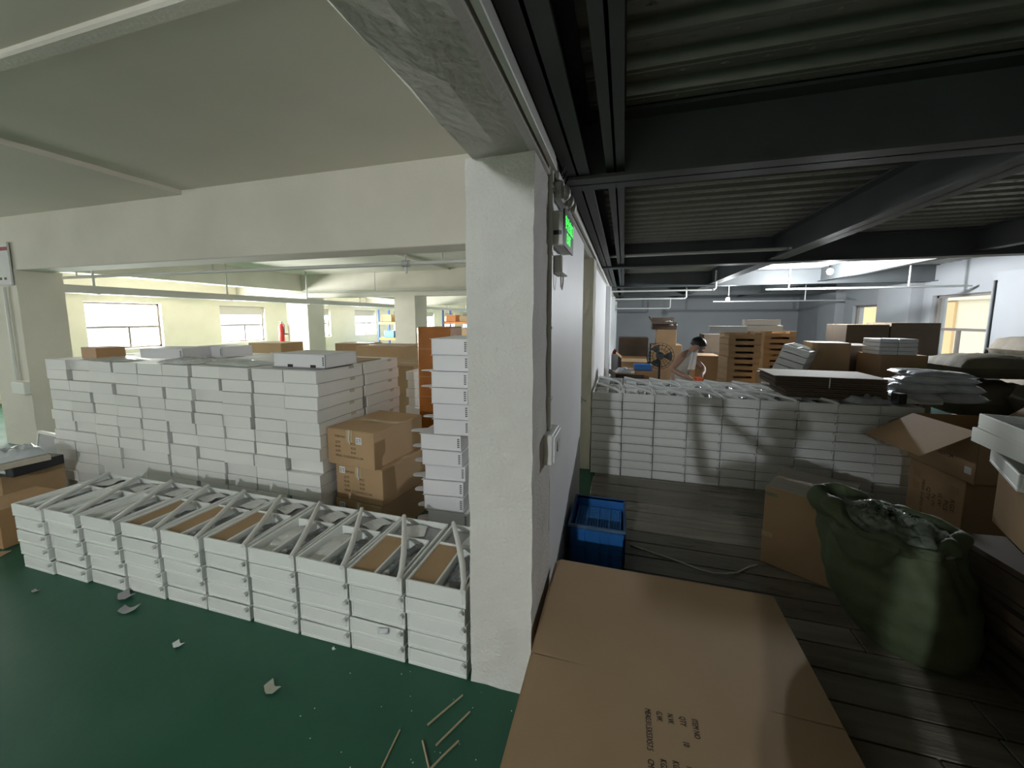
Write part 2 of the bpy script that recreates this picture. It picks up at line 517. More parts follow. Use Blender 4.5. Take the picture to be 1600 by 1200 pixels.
# ------------------------------------------------------------------ foam trays
TW, TD, TH = .313, .53, .0905
TM = .0876   # modelled height, leaves a dark joint
def tray_mesh():
    mb = MB(); t = .013; a = TW / 2
    def bowl(x0, x1, y0, y1, mb=mb):
        pass
    mb.box(-a, a, 0, TD, 0, .018)
    mb.box(-a, -a + t, 0, TD, .018, TM - .002); mb.box(a - t, a, 0, TD, .018, TM - .002)
    mb.box(-a + t, a - t, 0, t, .018, TM - .002); mb.box(-a + t, a - t, TD - t, TD, .018, TM - .002)
    mb.box(-.012, 0, t, .335, .018, TM - .006); mb.box(-a + t, a - t - .02, .335, .347, .018, TM - .006)
    mb.box(a - t - .024, a - t - .014, t, .335, .018, TM - .006)
    return mb.mesh('foam_tray', 'foam', bevel=.003)
TRAY = tray_mesh()
CARD = BX(-.143, -.014, .016, .332, .02, .074).mesh('cardboard_insert', 'kraft', bevel=.002)
def rodmesh(top):
    if top:
        pts = [(.147, -.006, .088), (.128, .05, .097), (.07, .165, .102), (-.03, .335, .103), (-.143, .518, .098)]
        return MB().tube(pts, [.013, .0145, .016, .0150, .013], 9).mesh('wrapped_tube', 'foamtube')
    return MB().tube([(.143, -.020, .074), (.143, -.006, .074), (.143, .05, .074)], [.0125, .0115, .0105], 9).mesh('tube_end', 'foamtube')
ROD, TIP = rodmesh(True), rodmesh(False)
def lumpy(name, x0, x1, y0, y1, z0, h, m, seed, nx=8, ny=14):
    rnd = random.Random(seed); rows = []
    for j in range(ny + 1):
        row = []
        for i in range(nx + 1):
            u = i / nx; v = j / ny
            e = (math.sin(math.pi * u) * math.sin(math.pi * v)) ** .45
            row.append((x0 + (x1 - x0) * u + rnd.uniform(-.002, .002), y0 + (y1 - y0) * v, z0 + h * e * rnd.uniform(.65, 1.1)))
        rows.append(row)
    return MB().grid(rows).mesh(name, m)
BAGS = [lumpy('bagged_part', .004, .112, .02, .325, .022, .052, 'greyplastic', s) for s in (1, 2, 3)]
WRAPS = [lumpy('foam_wrap', -.143, -.014, .016, .332, .03, .042, 'foamtube', s) for s in (4, 5)]
PLATE = BX(-.13, .13, .36, .505, .02, .058).mesh('metal_plate', 'greyplate', bevel=.004)
def leaf_mesh(seed):
    rnd = random.Random(seed); rows = []
    for j in range(5):
        rows.append([(-.06 + .13 * i / 5, j * .125 / 4, .004 * math.sin(j * 1.3 + i) + .012 * (i / 5) ** 2 * rnd.random()) for i in range(6)])
    mb = MB().grid(rows)
    for q in range(4):
        mb.box(-.045, .035 - .02 * (q % 2), .025 + q * .022, .0262 + q * .022, .0125, .0127, 1)
    return mb.mesh('leaflet', ['leaflet', 'greyplate'])
LEAVES = [leaf_mesh(s) for s in (1, 2)]
TUBEG = MB().tube([(.03, .03, .05), (.075, .30, .058)], .021, 10).mesh('grey_tube', 'greyplastic')

def fill_top(t, kind, seed, rnd):
    if kind == 'card':
        link('cardboard_insert', CARD, t)
    else:
        link('foam_wrap', WRAPS[seed % 2], t)
    link('bagged_part', BAGS[seed % 3], t)
    if seed % 2: link('grey_tube', TUBEG, t)
    link('metal_plate', PLATE, t)
    lf = link('leaflet', LEAVES[seed % 2], t, (rnd.uniform(-.01, .04), .37 + rnd.uniform(-.01, .02), .066), rnd.uniform(-.4, .3))
    link('wrapped_tube', ROD, t)

rnd = random.Random(5)
kinds = ['card', 'card', 'wrap', 'wrap', 'card', 'card', 'card', 'wrap', 'wrap', 'wrap']
LAY5 = ['bottom layer', 'second layer', 'middle layer', 'fourth layer', 'top']
for i in range(10):
    xc = -.656 - .1635 - .327 * i
    xm = -xc
    yf = 1.514 - (.08 * ((xm - 1.3) / 2.6) ** 2 if xm > 1.3 else 0)
    lean = (0, 0, 0, 0, .002, .004, .006, .010, .016, .014)[i]
    for k in range(5):
        dx = rnd.uniform(-.005, .005) - lean * k
        dy = rnd.uniform(-.006, .006)
        if i == 0: dx = min(dx, 0)
        o = link('foam_tray', TRAY, None, (xc + dx, yf + dy, k * TH), rnd.uniform(-.012, .012) if i else 0)
        what = ['cardboard strip', 'white wrap'][kinds[i] != 'card']
        if k == 4:
            lab = 'open white foam tray with %s, top of %s stack from the big pillar' % (what, ORD[i + 1])
            fill_top(o, kinds[i], i, rnd)
        else:
            lab = 'white foam tray, %s in %s low-row stack from the big pillar' % (LAY5[k], ORD[i + 1])
            link('tube_end', TIP, o)
        tag(o, lab, 'foam tray', 'foam trays in the low row on the green floor')
# small plastic bag stuck on the second stack
rows = [[(-.03 + .06 * i / 6 + random.uniform(-.003, .003), -.002 - .012 * math.sin(math.pi * i / 6) * math.sin(math.pi * j / 4) * random.uniform(.5, 1.2), -.015 + .03 * j / 4 + .012 * i / 6) for i in range(7)] for j in range(5)]
tag(MB().grid(rows).build('plastic_scrap', 'polyclear', loc=(-1.10, 1.499, .155)), 'small clear plastic scrap stuck on the white tray front', 'scrap')

# tall double rank of trays on the planks
rnd = random.Random(9)
for rk in range(2):
    for j in range(9):
        xc = -.308 + .159 + .3205 * j
        yf = 4.16 + .005 * j + rk * .56
        for k in range(10):
            o = link('foam_tray', TRAY, None, (xc + rnd.uniform(-.003, .003), yf + rnd.uniform(-.005, .005), .016 + k * TH), rnd.uniform(-.008, .008))
            if k == 9:
                lab = 'open white foam tray on plank floor, top of %s %s stack from the wall' % (ORD[j + 1], ['front', 'rear'][rk])
                fill_top(o, 'wrap', j + 3 * rk, rnd) if j < 7 else None
            else:
                lab = 'white foam tray on planks, %s layer of %s %s stack from the wall' % (ORD[k + 1], ORD[j + 1], ['front', 'rear'][rk])
                if rk == 0: link('tube_end', TIP, o)
            tag(o, lab, 'foam tray', 'foam trays in the tall double rank on the planks')

# ------------------------------------------------------------------ wall of white cartons
CT = BX(-.1555, .1555, 0, .53, 0, .0972).mesh('white_carton', 'paper', bevel=.002)
SLOT = BX(.1545, .1562, .36, .42, .074, .0965).mesh('hand_slot', 'kraft_grey')
SEAM = BX(.1550, .1560, 0.004, .526, .0855, .087).mesh('lid_seam', 'inside')
rnd = random.Random(21)
for rk in range(2):
    for j in range(10):
        xc = -2.2 - .160 - .327 * j
        for k in range(13):
            dx = rnd.uniform(-.003, .003) if j == 0 else rnd.uniform(-.012, .012)
            if j > 1 and rnd.random() < .2: dx += rnd.choice((-.02, .015))
            ly = rnd.uniform(-.012, .012) + (.02 * (rnd.random() < .12)) - .008 * (k < 6)
            o = link('white_carton', CT, None, (xc + dx, 2.33 + ly + rk * .555, k * .1008), rnd.uniform(-.014, .014) if j else rnd.uniform(-.004, .004))
            if j == 0:
                link('hand_slot', SLOT, o); link('lid_seam', SEAM, o)
            tag(o, 'closed white carton, %s up in %s %s column from the brown cartons' % (ORD[k + 1], ORD[j + 1], ['front', 'rear'][rk]), 'carton', 'white cartons in the tall wall')
# things lying on the wall of cartons
ztop = 13 * .1008
def mailer(label, loc, rz, w=.318, d=.53, h=.098, lid=True, group=None, tongue=True):
    t = thing('printed_carton', label, 'carton', loc, rz, group)
    mb = MB()
    mb.box(0, w, 0, d, 0, .003); mb.box(0, .003, 0, d, 0, h); mb.box(w - .003, w, 0, d, 0, h); mb.box(0, w, 0, .003, 0, h); mb.box(0, w, d - .003, d, 0, h)
    mb.build('body', 'print_white', t)
    if lid:
        mb = MB().box(-.012, w + .002, -.004, d, h + .0005, h + .003)
        mb.build('lid', 'print_white', t)
        if tongue:
            pts = [(-.012, .06)] + [(-.085 + .03 * math.cos(a), .09 + .035 * math.sin(a)) for a in [R(-100 - 20 * q) for q in range(9)]] + [(-.012, .16)]
            MB().prism(pts[::-1], h - .004, h - .001).build('flap_tongue', 'print_white', t)
    mb = MB()
    for q in range(5):
        for e in range(2):
            mb.box(w - .026 + .008 * e, w - .020 + .008 * e, -.0012, .0004, h - .026 - q * .014 + (.002 if e else 0), h - .017 - q * .014)
    mb.build('print', 'ink', t)['kind'] = 'stuff'
    return t
t = mailer('flat white printed carton lying on top of the carton wall by its end', (-2.68, 2.40, ztop + .012), 0.0, .50, .36, .1)
for xx in (.14, .36):
    MB().box(xx, xx + .05, -.002, .002, 0, .022).build('finger_notch', 'ink', t)
tag(BX(0, .5, 0, .34, 0, .011).build('folded_sheet', 'greyplate', loc=(-2.72, 2.42, ztop), rz=.03), 'grey flat sheet under the printed carton on the carton wall', 'sheet')
mailer('open white carton perched on the carton wall, front one of a pair', (-4.25, 2.42, ztop + .03), .25, .40, .3, .085, True, tongue=False)
mailer('white carton perched on the carton wall, shaded one of a pair', (-4.15, 2.86, ztop + .01), -.1, .36, .3, .1, True, tongue=False)
rnd = random.Random(4)
def crumple(name, label, cat, loc, sx, sy, h, m, seed, n=10, group=None):
    r_ = random.Random(seed)
    rows = [[(sx * (i / n - .5) + r_.uniform(-.1, .1) * sx / n, sy * (j / n - .5) + r_.uniform(-.1, .1) * sy / n,
              max(.001, h * (math.sin(math.pi * i / n) * math.sin(math.pi * j / n)) ** .35 * r_.uniform(.35, 1.1))) for i in range(n + 1)] for j in range(n + 1)]
    o = MB().grid(rows).build(name, m, loc=loc, rz=r_.uniform(-.5, .5))
    return tag(o, label, cat, group)
crumple('plastic_film', 'crumpled clear film on the carton wall beside the perched cartons', 'film', (-3.75, 2.5, ztop), .45, .3, .05, 'polyclear', 5)
crumple('plastic_film', 'flat clear film sheet on the carton wall near the printed carton', 'film', (-3.2, 2.55, ztop), .6, .3, .028, 'poly', 6)
crumple('plastic_film', 'thin grey film on the dim end of the carton wall', 'film', (-4.75, 2.5, ztop), .7, .3, .022, 'poly', 8)
tag(BX(0, .46, 0, .34, 0, .006).build('cardboard_sheet', 'kraft', loc=(-2.75, 2.92, ztop + .001), rz=-.1), 'thin brown cardboard sheet lying behind the printed carton', 'sheet')
tag(BX(0, .28, 0, .22, 0, .11).build('brown_box', 'kraft_red', loc=(-5.15, 2.45, ztop), rz=-.1, bevel=.003), 'small brown box on the carton wall against the window light', 'box')

# ------------------------------------------------------------------ brown cartons
def kraft_carton(label, w, d, h, loc, rz=0, m='kraft', group=None, tape=True, prints=None, sticker=None, name='brown_carton', topm=None, gap=True):
    t = thing(name, label, 'carton', loc, rz, group)
    MB().box(0, w, 0, d, 0, h - .004).build('body', m, t, bevel=.004)
    fl = MB()
    fl.box(.001, w - .001, .001, d / 2 - .002, h - .004, h) if w < d * 9 else None
    fl.build('top_flap', topm or m, t, bevel=.0015)
    MB().box(.001, w - .001, d / 2 + .002, d - .001, h - .004, h).build('top_flap', topm or m, t, bevel=.0015)
    if tape:
        MB().box(-.0012, w + .0012, d / 2 - .028, d / 2 + .028, h - .0005, h + .0008).build('tape', 'tape', t)
    if prints:
        prints(t, w, d, h)
    if sticker:
        sx, sz = sticker
        MB().box(sx, sx + .055, -.0016, .0005, sz, sz + .05).build('sticker', 'label', t)
        mb = MB()
        for q in range(3):
            mb.box(sx + .006, sx + .022, -.0022, -.0015, sz + .008 + .013 * q, sz + .014 + .013 * q); mb.box(sx + .03, sx + .048, -.0022, -.0015, sz + .010 + .012 * q, sz + .014 + .013 * q)
        mb.build('sticker_print', 'ink', t)['kind'] = 'stuff'
    return t
def small_print(t, w, d, h):
    rows = [('ITEM NO', h * .76, .1), ('QTY', h * .60, .1), ('N.W.', h * .48, .1), ('G.W.', h * .36, .1), ('MEAS: 31.5X53X57.5 CM', h * .23, .1)]
    for s, z, x in rows:
        put_text(s, .026, 'ink_soft', (w * .18, -.0008, z), (R(90), 0, 0), t, 'print')
    for s, z in (('PCS', h * .60), ('KGS', h * .48), ('KGS', h * .36)):
        put_text(s, .026, 'ink_soft', (w * .52, -.0008, z), (R(90), 0, 0), t, 'print')
RZ = R(-6)
def ends(t):   # tape over the visible front edge
    pass
CAR = [(-2.165, 2.42, 0.0), (-2.155, 2.425, .288), (-2.20, 2.40, .576)]
for i, (x, yy, z) in enumerate(CAR):
    t = kraft_carton(['brown printed carton by the white stack, bottom of three', 'brown printed carton by the white stack, middle of three', 'brown printed carton by the white stack, top of three'][i],
                     .46, .60, .286, (x, yy, z), RZ, 'kraft', 'printed brown cartons stacked in three', True, small_print, (.29, .185) if i == 2 else (.04, .21))
    MB().box(.20, .255, -.0015, .0005, .19, .286).build('tape', 'tape', t)
    MB().tube([(.235, -.004, .286), (.24, -.012, .25), (.23, -.008, .215), (.236, -.006, .18)], .005, 6).build('tape_curl', 'polyclear', t)
# leaning stack of printed white cartons behind the pillar
rnd = random.Random(2)
xs = [-1.30, -1.28, -1.26, -1.27, -1.30, -1.31, -1.26, -1.33, -1.238, -1.232, -1.24, -1.236, -1.245, -1.25]
for k in range(14):
    low = k < 6
    mailer('white printed carton with open lid beside the pillar, %s from the floor' % ORD[k + 1], (-1.345 + .012 * rnd.uniform(-1, 1) + (.03 if k < 3 else 0) if k < 8 else -1.256 + rnd.uniform(-.007, .007), 2.36 + rnd.uniform(-.01, .01), k * .112),
           R(4) if k >= 8 else R(rnd.uniform(2, 7)), .262 if k >= 8 else .30, .5, .106, True, 'printed white cartons stacked beside the pillar', k != 13 and k not in (9, 12))
# tall parcel wrapped in brown tape
t = thing('taped_parcel', 'tall orange-brown parcel wrapped in glossy tape behind the white cartons', 'parcel', (-1.98, 3.42, 0))
MB().box(0, .36, 0, .3, 0, 1.62).build('body', 'tape_glossy', t, bevel=.012)
for z in (.55, .92, 1.12, 1.40):
    MB().box(-.002, .362, -.002, .302, z, z + .004).build('tape_band', 'kraft_red', t)
# white cartons low behind it
for k in range(11):
    tag(link('white_carton', CT, None, (-1.85 + .03 * (k % 2) + rnd.uniform(-.02, .02), 3.98 + rnd.uniform(-.02, .02), k * .1008), R(90)), 'white carton in the short stack behind the taped parcel, %s up' % ORD[k + 1], 'carton', 'white cartons behind the taped parcel')
# brown cartons deeper in the left hall
far = [(-3.95, 4.3, 0, .62, .7, .36), (-3.95, 4.3, .36, .62, .7, .34), (-3.95, 4.3, .70, .62, .7, .36), (-3.25, 4.35, 0, .66, .7, .36), (-3.25, 4.35, .36, .66, .7, .36), (-3.25, 4.35, .72, .66, .7, .37),
       (-4.35, 5.5, 0, .9, .8, .62), (-4.35, 5.5, .62, .9, .8, .62)]
nm = ['bottom of the closer pile with pale lid', 'middle of the closer pile with pale lid', 'top of the closer pile with pale lid', 'bottom of the pile beside the taped parcel', 'middle of the pile beside the taped parcel', 'top of the pile beside the taped parcel',
      'lower of the big two under the racks', 'upper of the big two under the racks']
for (x, yy, z, w_, d_, h_), n_ in zip(far, nm):
    kraft_carton('brown taped carton behind the white wall, ' + n_, w_, d_, h_, (x, yy, z), R(2), 'kraft', 'brown cartons behind the white wall')
for i, (x, yy, z, h_) in enumerate([(-7.2, 5.9, 0, .5), (-7.2, 5.9, .5, .72), (-5.9, 6.8, 0, .6), (-5.9, 6.8, .6, .58)]):
    kraft_carton('brown carton by the sunlit windows, %s' % ['lower of the pair near the fire extinguisher', 'upper of the pair near the fire extinguisher', 'lower of the pair before the middle pillar', 'upper of the pair before the middle pillar'][i], .75, .6, h_, (x, yy, z), R(5), 'kraft')

# fire extinguisher on the second pillar
t = thing('fire_extinguisher', 'red fire extinguisher hung on the pale pillar near the windows', 'fire extinguisher', (-9.88, 9.2, 1.02))
MB().tube([(0, 0, 0), (0, 0, .03), (0, 0, .42), (0, 0, .5), (0, 0, .53)], [.07, .08, .08, .05, .03], 14).build('cylinder', 'red', t)
MB().tube([(0, 0, .53), (0, 0, .58)], .02, 8).box(-.09, .03, -.012, .012, .58, .60).build('valve', 'blackp', t)
MB().tube([(.03, 0, .56), (.10, 0, .5), (.10, 0, .2)], .012, 7).build('hose', 'blackp', t)
MB().box(-.05, .15, .06, .11, .2, .24).build('bracket', 'galv', t)
# pallet racks in the far left hall
for ri, (x, yy) in enumerate([(-10.6, 15.0), (-8.2, 16.6), (-6.6, 18.0), (-5.4, 17.0)]):
    t = thing('pallet_rack', 'blue steel pallet rack far behind the pillars, %s from the windows' % ORD[ri + 1], 'rack', (x, yy, 0), 0, 'blue pallet racks in the far hall')
    for (a, b) in ((0, 0), (1.5, 0), (0, .8), (1.5, .8)):
        MB().box(a - .035, a + .035, b - .035, b + .035, 0, 2.1).build('upright', 'rackblue', t)
    for z in (.75, 1.45):
        MB().box(0, 1.5, -.03, .03, z, z + .1).build('rack_beam', 'rackorange', t)
        MB().box(0, 1.5, .77, .83, z, z + .1).build('rack_beam', 'rackorange', t)
        MB().box(0, 1.5, 0, .8, z + .1, z + .115).build('rack_shelf', 'deskwood', t)
    for q, (bx_, z, m_, h_) in enumerate([(.1, 1.565, ['kraft', 'rackorange', 'bluelight', 'kraft'][ri], .32), (.8, 1.565, 'kraft', .25), (.2, .865, 'bluelight', .3), (.85, .865, 'kraft', .35)]):
        tag(BX(0, .5, 0, .55, 0, h_).build('storage_box', m_, loc=(x + bx_, yy + .1, z), bevel=.01), 'box on the %s shelf of %s blue rack from the windows, %s post' % (['upper', 'upper', 'lower', 'lower'][q], ORD[ri + 1], ['by the first', 'by the second'][q % 2]), 'box')

# ------------------------------------------------------------------ pipes, duct and fittings in the left hall
t = thing('cable_tray', 'long pale cable tray hung below the ceiling along the windows', 'cable tray', (-8.3, 3.4, 2.1))
MB().box(-.1, .1, 0, 24, 0, .125).build('channel', 'pipe', t)
for q in range(11):
    MB().box(-.012, .012, .8 + q * 2.2 - .012, .8 + q * 2.2 + .012, .01, .87).build('hanger', 'pipe', t)
    MB().box(-.11, .11, .8 + q * 2.2 - .02, .8 + q * 2.2 + .02, -.012, 0).build('clamp', 'pipe', t)
t = thing('sprinkler_pipe', 'grey water pipe running behind the main concrete beam', 'pipe', (0, 3.62, 2.27))
MB().tube([(-11, 0, .03), (-.64, 0, -.005)], .022, 10).build('pipe_run', 'pipe', t)
for xx in (-1.78, -2.2, -4.9, -7.5):
    MB().tube([(xx, 0, -.0), (xx, 0, .74)], .010, 8).build('hanger', 'pipe', t)
MB().tube([(-2.24, 0, 0), (-2.16, 0, 0)], .036, 12).build('coupling', 'galv', t)
MB().tube([(-2.2, 0, -.02), (-2.2, 0, -.10)], .014, 8).build('sprinkler_head', 'galv', t)
t = thing('sprinkler_pipe', 'thin pipe running across the second beam under the ceiling', 'pipe', (0, 9.1, 2.42))
MB().tube([(-12, 0, 0), (-.64, 0, 0)], .02, 8).build('pipe_run', 'pipe', t)
for xx in (-3.4, -6.5, -9.8):
    MB().tube([(xx, 0, 0), (xx, 0, .58)], .01, 6).build('hanger', 'pipe', t)
# poster, conduit and switch box on the wall stub
t = thing('wall_poster', 'white notice board with a red band hung on the left column', 'poster', (-8.14, 2.966, 2.12))
MB().box(0, .72, 0, .018, 0, .53).build('board', 'posterw', t)
MB().box(.0, .72, -.0015, .001, .43, .475).build('red_band', 'posterred', t)
MB().box(0, .72, -.0015, .001, 0, .02).build('bottom_strip', 'greyplate', t)
mb = MB()
for q in range(6): mb.box(.08 + .1 * q, .13 + .1 * q, -.0015, .001, .07, .10)
mb.build('print', 'ink_soft', t)
t = thing('conduit', 'grey conduit with junction box down the wall beside the left column', 'conduit', (-7.60, 2.968, 0))
MB().tube([(0, 0, .9), (0, 0, 2.1)], .018, 8).build('pipe_run', 'pvc', t)
MB().box(-.08, .20, -.03, .03, .72, .88).build('junction_box', 'pvc', t, bevel=.006)
# clutter at the foot of the left column
t = thing('framed_panel', 'white edged grey panel leaning against the wall of white cartons', 'panel', (-5.9, 2.32, 0), R(0))
t.rotation_euler = (R(-9), 0, R(-4))
MB().box(0, .46, 0, .02, 0, .52).build('panel_face', 'greyplate', t)
fr = MB().box(-.015, .475, -.006, .026, .505, .53).box(.455, .475, -.006, .026, 0, .505).box(-.015, .005, -.006, .026, 0, .505).build('panel_frame', 'pvc', t)
for i, (x, yy, z, w_, d_, h_, m_, lb) in enumerate([
    (-5.72, 1.75, 0, .62, .42, .34, 'kraft', 'brown carton at the frame edge beside the low tray row'),
    (-5.5, 1.80, .34, .5, .34, .09, 'blackp', 'black flat case on the carton beside the low tray row')]):
    o = tag(BX(0, w_, 0, d_, 0, h_).build('storage_box', m_, loc=(x, yy, z), rz=R(6), bevel=.006), lb, 'box')
    if i == 0: MB().box(.3, .38, -.002, .001, .05, .3).build('tape', 'label', o)
    else:
        MB().box(.08, .2, -.002, .001, .03, .06).build('label_strip', 'label', o); MB().box(.3, .42, -.002, .001, .03, .06).build('label_strip', 'label', o)
tag(BX(0, .52, 0, .36, 0, .05).build('folded_carton', 'kraft_grey', loc=(-5.5, 1.78, .432), rz=R(-8), bevel=.004), 'flattened pale carton on the black case', 'carton')
crumple('plastic_film', 'crumpled grey film on the junk pile beside the tray row', 'film', (-5.15, 1.95, .484), .3, .3, .10, 'poly', 15)
kraft_carton('reddish carton low at the frame edge below the junk', .34, .36, .30, (-4.70, 1.50, 0), R(3), 'kraft_red', tape=False)
tag(BX(-.15, .15, -.12, .12, 0, .004).build('cardboard_scrap', 'kraft', loc=(-4.35, 1.35, .001), rz=.5), 'torn brown cardboard scrap on the floor by the tray row end', 'scrap')

# ------------------------------------------------------------------ fittings on the partition
t = thing('cable_trunking', 'white plastic trunking along the beam edge and down the partition', 'trunking', (0, 0, 0))
MB().box(-.336, -.312, SY, 1.815, 2.37, 2.405).build('run', 'pvc', t, bevel=.003)
MB().box(-.338, -.325, SY, 1.86, 2.41, 2.45).build('run', 'pvc', t, bevel=.003)
MB().box(-.355, -.335, 1.835, 1.865, 1.15, 2.405).build('drop', 'pvc', t, bevel=.003)
for z in (1.3, 1.65, 2.0, 2.3):
    MB().box(-.356, -.330, 1.828, 1.872, z, z + .012).build('clip', 'pvc', t)
MB().box(-.338, -.318, 1.9, 7.9, 2.37, 2.40).build('run', 'pvc', t, bevel=.003)
t = thing('switch_box', 'white switch box at the foot of the trunking on the partition', 'switch', (-.352, 1.75, 1.0))
MB().box(0, .045, 0, .2, 0, .15).build('box', 'pvc', t, bevel=.005)
MB().box(.045, .055, .01, .19, .01, .14).build('cover', 'label', t, bevel=.003)
MB().box(.055, .060, .07, .13, .05, .1).build('rocker', 'pvc', t)
# emergency lamp
t = thing('emergency_light', 'grey twin-head emergency lamp wired above the exit sign', 'emergency light', (-.352, 1.95, 2.28))
MB().box(0, .05, -.02, .24, .0, .09).build('body', 'pipe', t, bevel=.01)
for yy in (.0, .13, .24):
    mb = MB(); rows = []
    for i in range(6):
        a = math.pi / 2 * i / 5
        rows.append([(.055 + .03 * math.cos(a) * (1 if i < 5 else .1), yy + .036 * math.sin(a) * math.cos(q * math.pi / 5), .03 + .036 * math.sin(a) * math.sin(q * math.pi / 5)) for q in range(10)])
    mb.grid(rows, closed=True)
    mb.build('lamp_head', 'pipe', t)
for q in range(3):
    MB().tube([(.02, .0 + .07 * q, .09), (.05, .02 + .07 * q, .16), (.03, .05 + .06 * q, .12), (.01, -.02 + .08 * q, .22)], .004, 5).build('wire', 'blackp', t)
# exit sign, face along the wall
t = thing('exit_sign', 'black exit sign with glowing green letters on the white partition', 'exit sign', (-.352, 1.90, 2.055))
MB().box(0, .062, 0, .31, 0, .165).build('housing', 'pvc', t, bevel=.006)
MB().box(.058, .0665, -.004, .314, -.004, .169).build('face', 'signface', t)
put_text('\u5b89\u5168\u51fa\u53e3', .072, 'signglow', (.0672, .012, .087), (R(90), 0, R(90)), t, 'lettering', .0008)
put_text('EXIT', .070, 'signglow', (.0672, .06, .020), (R(90), 0, R(90)), t, 'lettering', .0008)
MB().box(.01, .05, -.004, .002, .05, .07).build('test_button', 'blackp', t)
t = thing('junction_box', 'white junction box with a looped wire under the exit sign', 'junction box', (-.352, 1.97, 1.93))
MB().box(0, .045, 0, .2, 0, .09).build('box', 'pvc', t, bevel=.006)
MB().tube([(.03, .05, 0), (.03, .06, -.06), (.03, .10, -.075), (.03, .13, -.03), (.03, .13, 0)], .004, 6).build('wire', 'pvc', t)
t = thing('door_bolt', 'small steel bolt on the free edge of the white partition', 'bolt', (-.36, 3.452, .97))
MB().box(-.03, .02, 0, .012, -.03, .03).build('plate', 'galv', t)
MB().tube([(0, .012, 0), (0, .05, 0), (.05, .05, -.02)], .008, 7).build('handle', 'galv', t)
# ceiling pipes of the right hall
for (yy, z, x1, zt, lb) in ((5.5, 2.54, 1.94, 2.77, 'white pipe with a riser crossing under the steel deck near the partition'), (9.2, 2.32, 1.86, 2.72, 'white pipe with a short riser beyond the second steel beam'),
                            (12.0, 2.28, 1.68, 2.75, 'white pipe with a riser before the far bulb'), (14.4, 2.06, 1.52, 2.4, 'lowest white pipe with a riser by the far white wall')):
    t = thing('sprinkler_pipe', lb, 'pipe', (0, yy, z))
    MB().tube([(-.36, 0, 0), (x1 - .03, 0, 0), (x1, 0, .03), (x1, 0, zt - z)], .021, 10).build('pipe_run', 'pvc', t)
    MB().tube([(x1 - .05, 0, 0), (x1 - .02, 0, 0)], .028, 10).build('elbow', 'pvc', t)
for (xx, yy, z, lb) in ((3.9, 8.9, 2.28, 'white pipe along the deck over the window pillars'), (3.7, 12.6, 2.2, 'white pipe along the deck near the corner window')):
    t = thing('sprinkler_pipe', lb, 'pipe', (xx, yy, z))
    MB().tube([(-1.2, 0, 0), (2.0, 0, 0)], .02, 8).build('pipe_run', 'galv', t)
    for q in (-.8, 1.1):
        MB().tube([(q, 0, 0), (q, 0, ZD - z)], .014, 7).build('riser', 'pvc', t)
t = thing('wall_pipe', 'dark thin pipe down the white pillar beside the window', 'pipe', (RX - .24, 8.26, 0))
MB().tube([(0, 0, .2), (0, 0, 2.32)], .016, 8).build('pipe_run', 'steel', t)

# ------------------------------------------------------------------ foreground: pile of flattened cartons
def slit_sheet(x0, x1, y0, y1, z0, z1, ys, a, b, c, d):
    g = .0035
    poly = [(x0, y0), (x1, y0), (x1, ys - g), (c, ys), (x1, ys + g), (x1, y1), (x0 + .015, y1), (x0 + .0, y1 - .02), (x0, ys + g), (b, ys), (x0, ys - g)]
    return MB().prism(poly, z0, z1)
rnd = random.Random(8)
NSH = 34
for k in range(NSH):
    z0 = .016 + k * .0098
    t_ = slit_sheet(-.315, .745, .965, 2.035, 0, .0066, 1.395, -.315, -.08, .49, .745)
    top = k == NSH - 1
    jx, jy = (0, 0) if top else (rnd.uniform(-.012, .012), rnd.uniform(-.015, .012))
    o = t_.build('flattened_carton', 'kraft_pale', loc=(jx, jy, z0), rz=R(1.2) * 0 + (0 if top else rnd.uniform(-.008, .008)))
    tag(o, 'flattened brown carton in the big foreground pile, printed top sheet' if top else 'flattened brown carton in the foreground pile, %s sheet from the floor' % NUM(k + 1), 'carton', 'flattened cartons piled in the foreground')
    if top:
        zt = .0069
        for s, xx, yy in (('ITEM NO', .262, 1.292), ('QTY', .224, 1.290), ('10', .224, 1.208), ('PCS', .224, 1.135), ('N.W.', .185, 1.288), ('KGS', .185, 1.140), ('G.W.', .149, 1.286), ('KGS', .149, 1.134), ('MEAS:31.5X53X57.5', .112, 1.285), ('CM', .112, 1.124)):
            p_ = put_text(s, .027, 'ink', (xx, yy, zt), (0, 0, R(-90)), o, 'print', .0003)
            p_.scale = (.60, 1, 1)
# ------------------------------------------------------------------ blue crate with a basket inside
t = thing('plastic_crate', 'blue plastic crate standing on the planks against the partition', 'crate', (-.315, 2.51, .016))
W_, D_, H_ = .36, .45, .29
mb = MB().box(0, W_, 0, .006, 0, H_).box(0, W_, D_ - .006, D_, 0, H_).box(0, .006, 0, D_, 0, H_).box(W_ - .006, W_, 0, D_, 0, H_).box(0, W_, 0, D_, 0, .008)
mb.build('walls', 'blue', t)
mb = MB().box(-.012, W_ + .012, -.012, .006, H_ - .022, H_).box(-.012, W_ + .012, D_ - .006, D_ + .012, H_ - .022, H_).box(-.012, .006, .006, D_ - .006, H_ - .022, H_).box(W_ - .006, W_ + .012, .006, D_ - .006, H_ - .022, H_)
mb.build('rim', 'rim', t, bevel=.004)
for x in (.03, .10, .20, .26, .345):
    MB().box(x - .004, x + .004, -.010, 0, 0, H_ - .02).build('rib', 'blue', t)
for y_ in (.08, .22, .36):
    MB().box(W_, W_ + .010, y_ - .004, y_ + .004, 0, H_ - .02).build('rib', 'blue', t)
MB().box(.004, .13, -.008, 0, .125, .133).build('rib', 'blue', t); MB().box(.21, W_, -.008, 0, .11, .118).build('rib', 'blue', t)
MB().box(.004, .36, -.007, 0, .235, .262).build('front_band', 'blue', t)
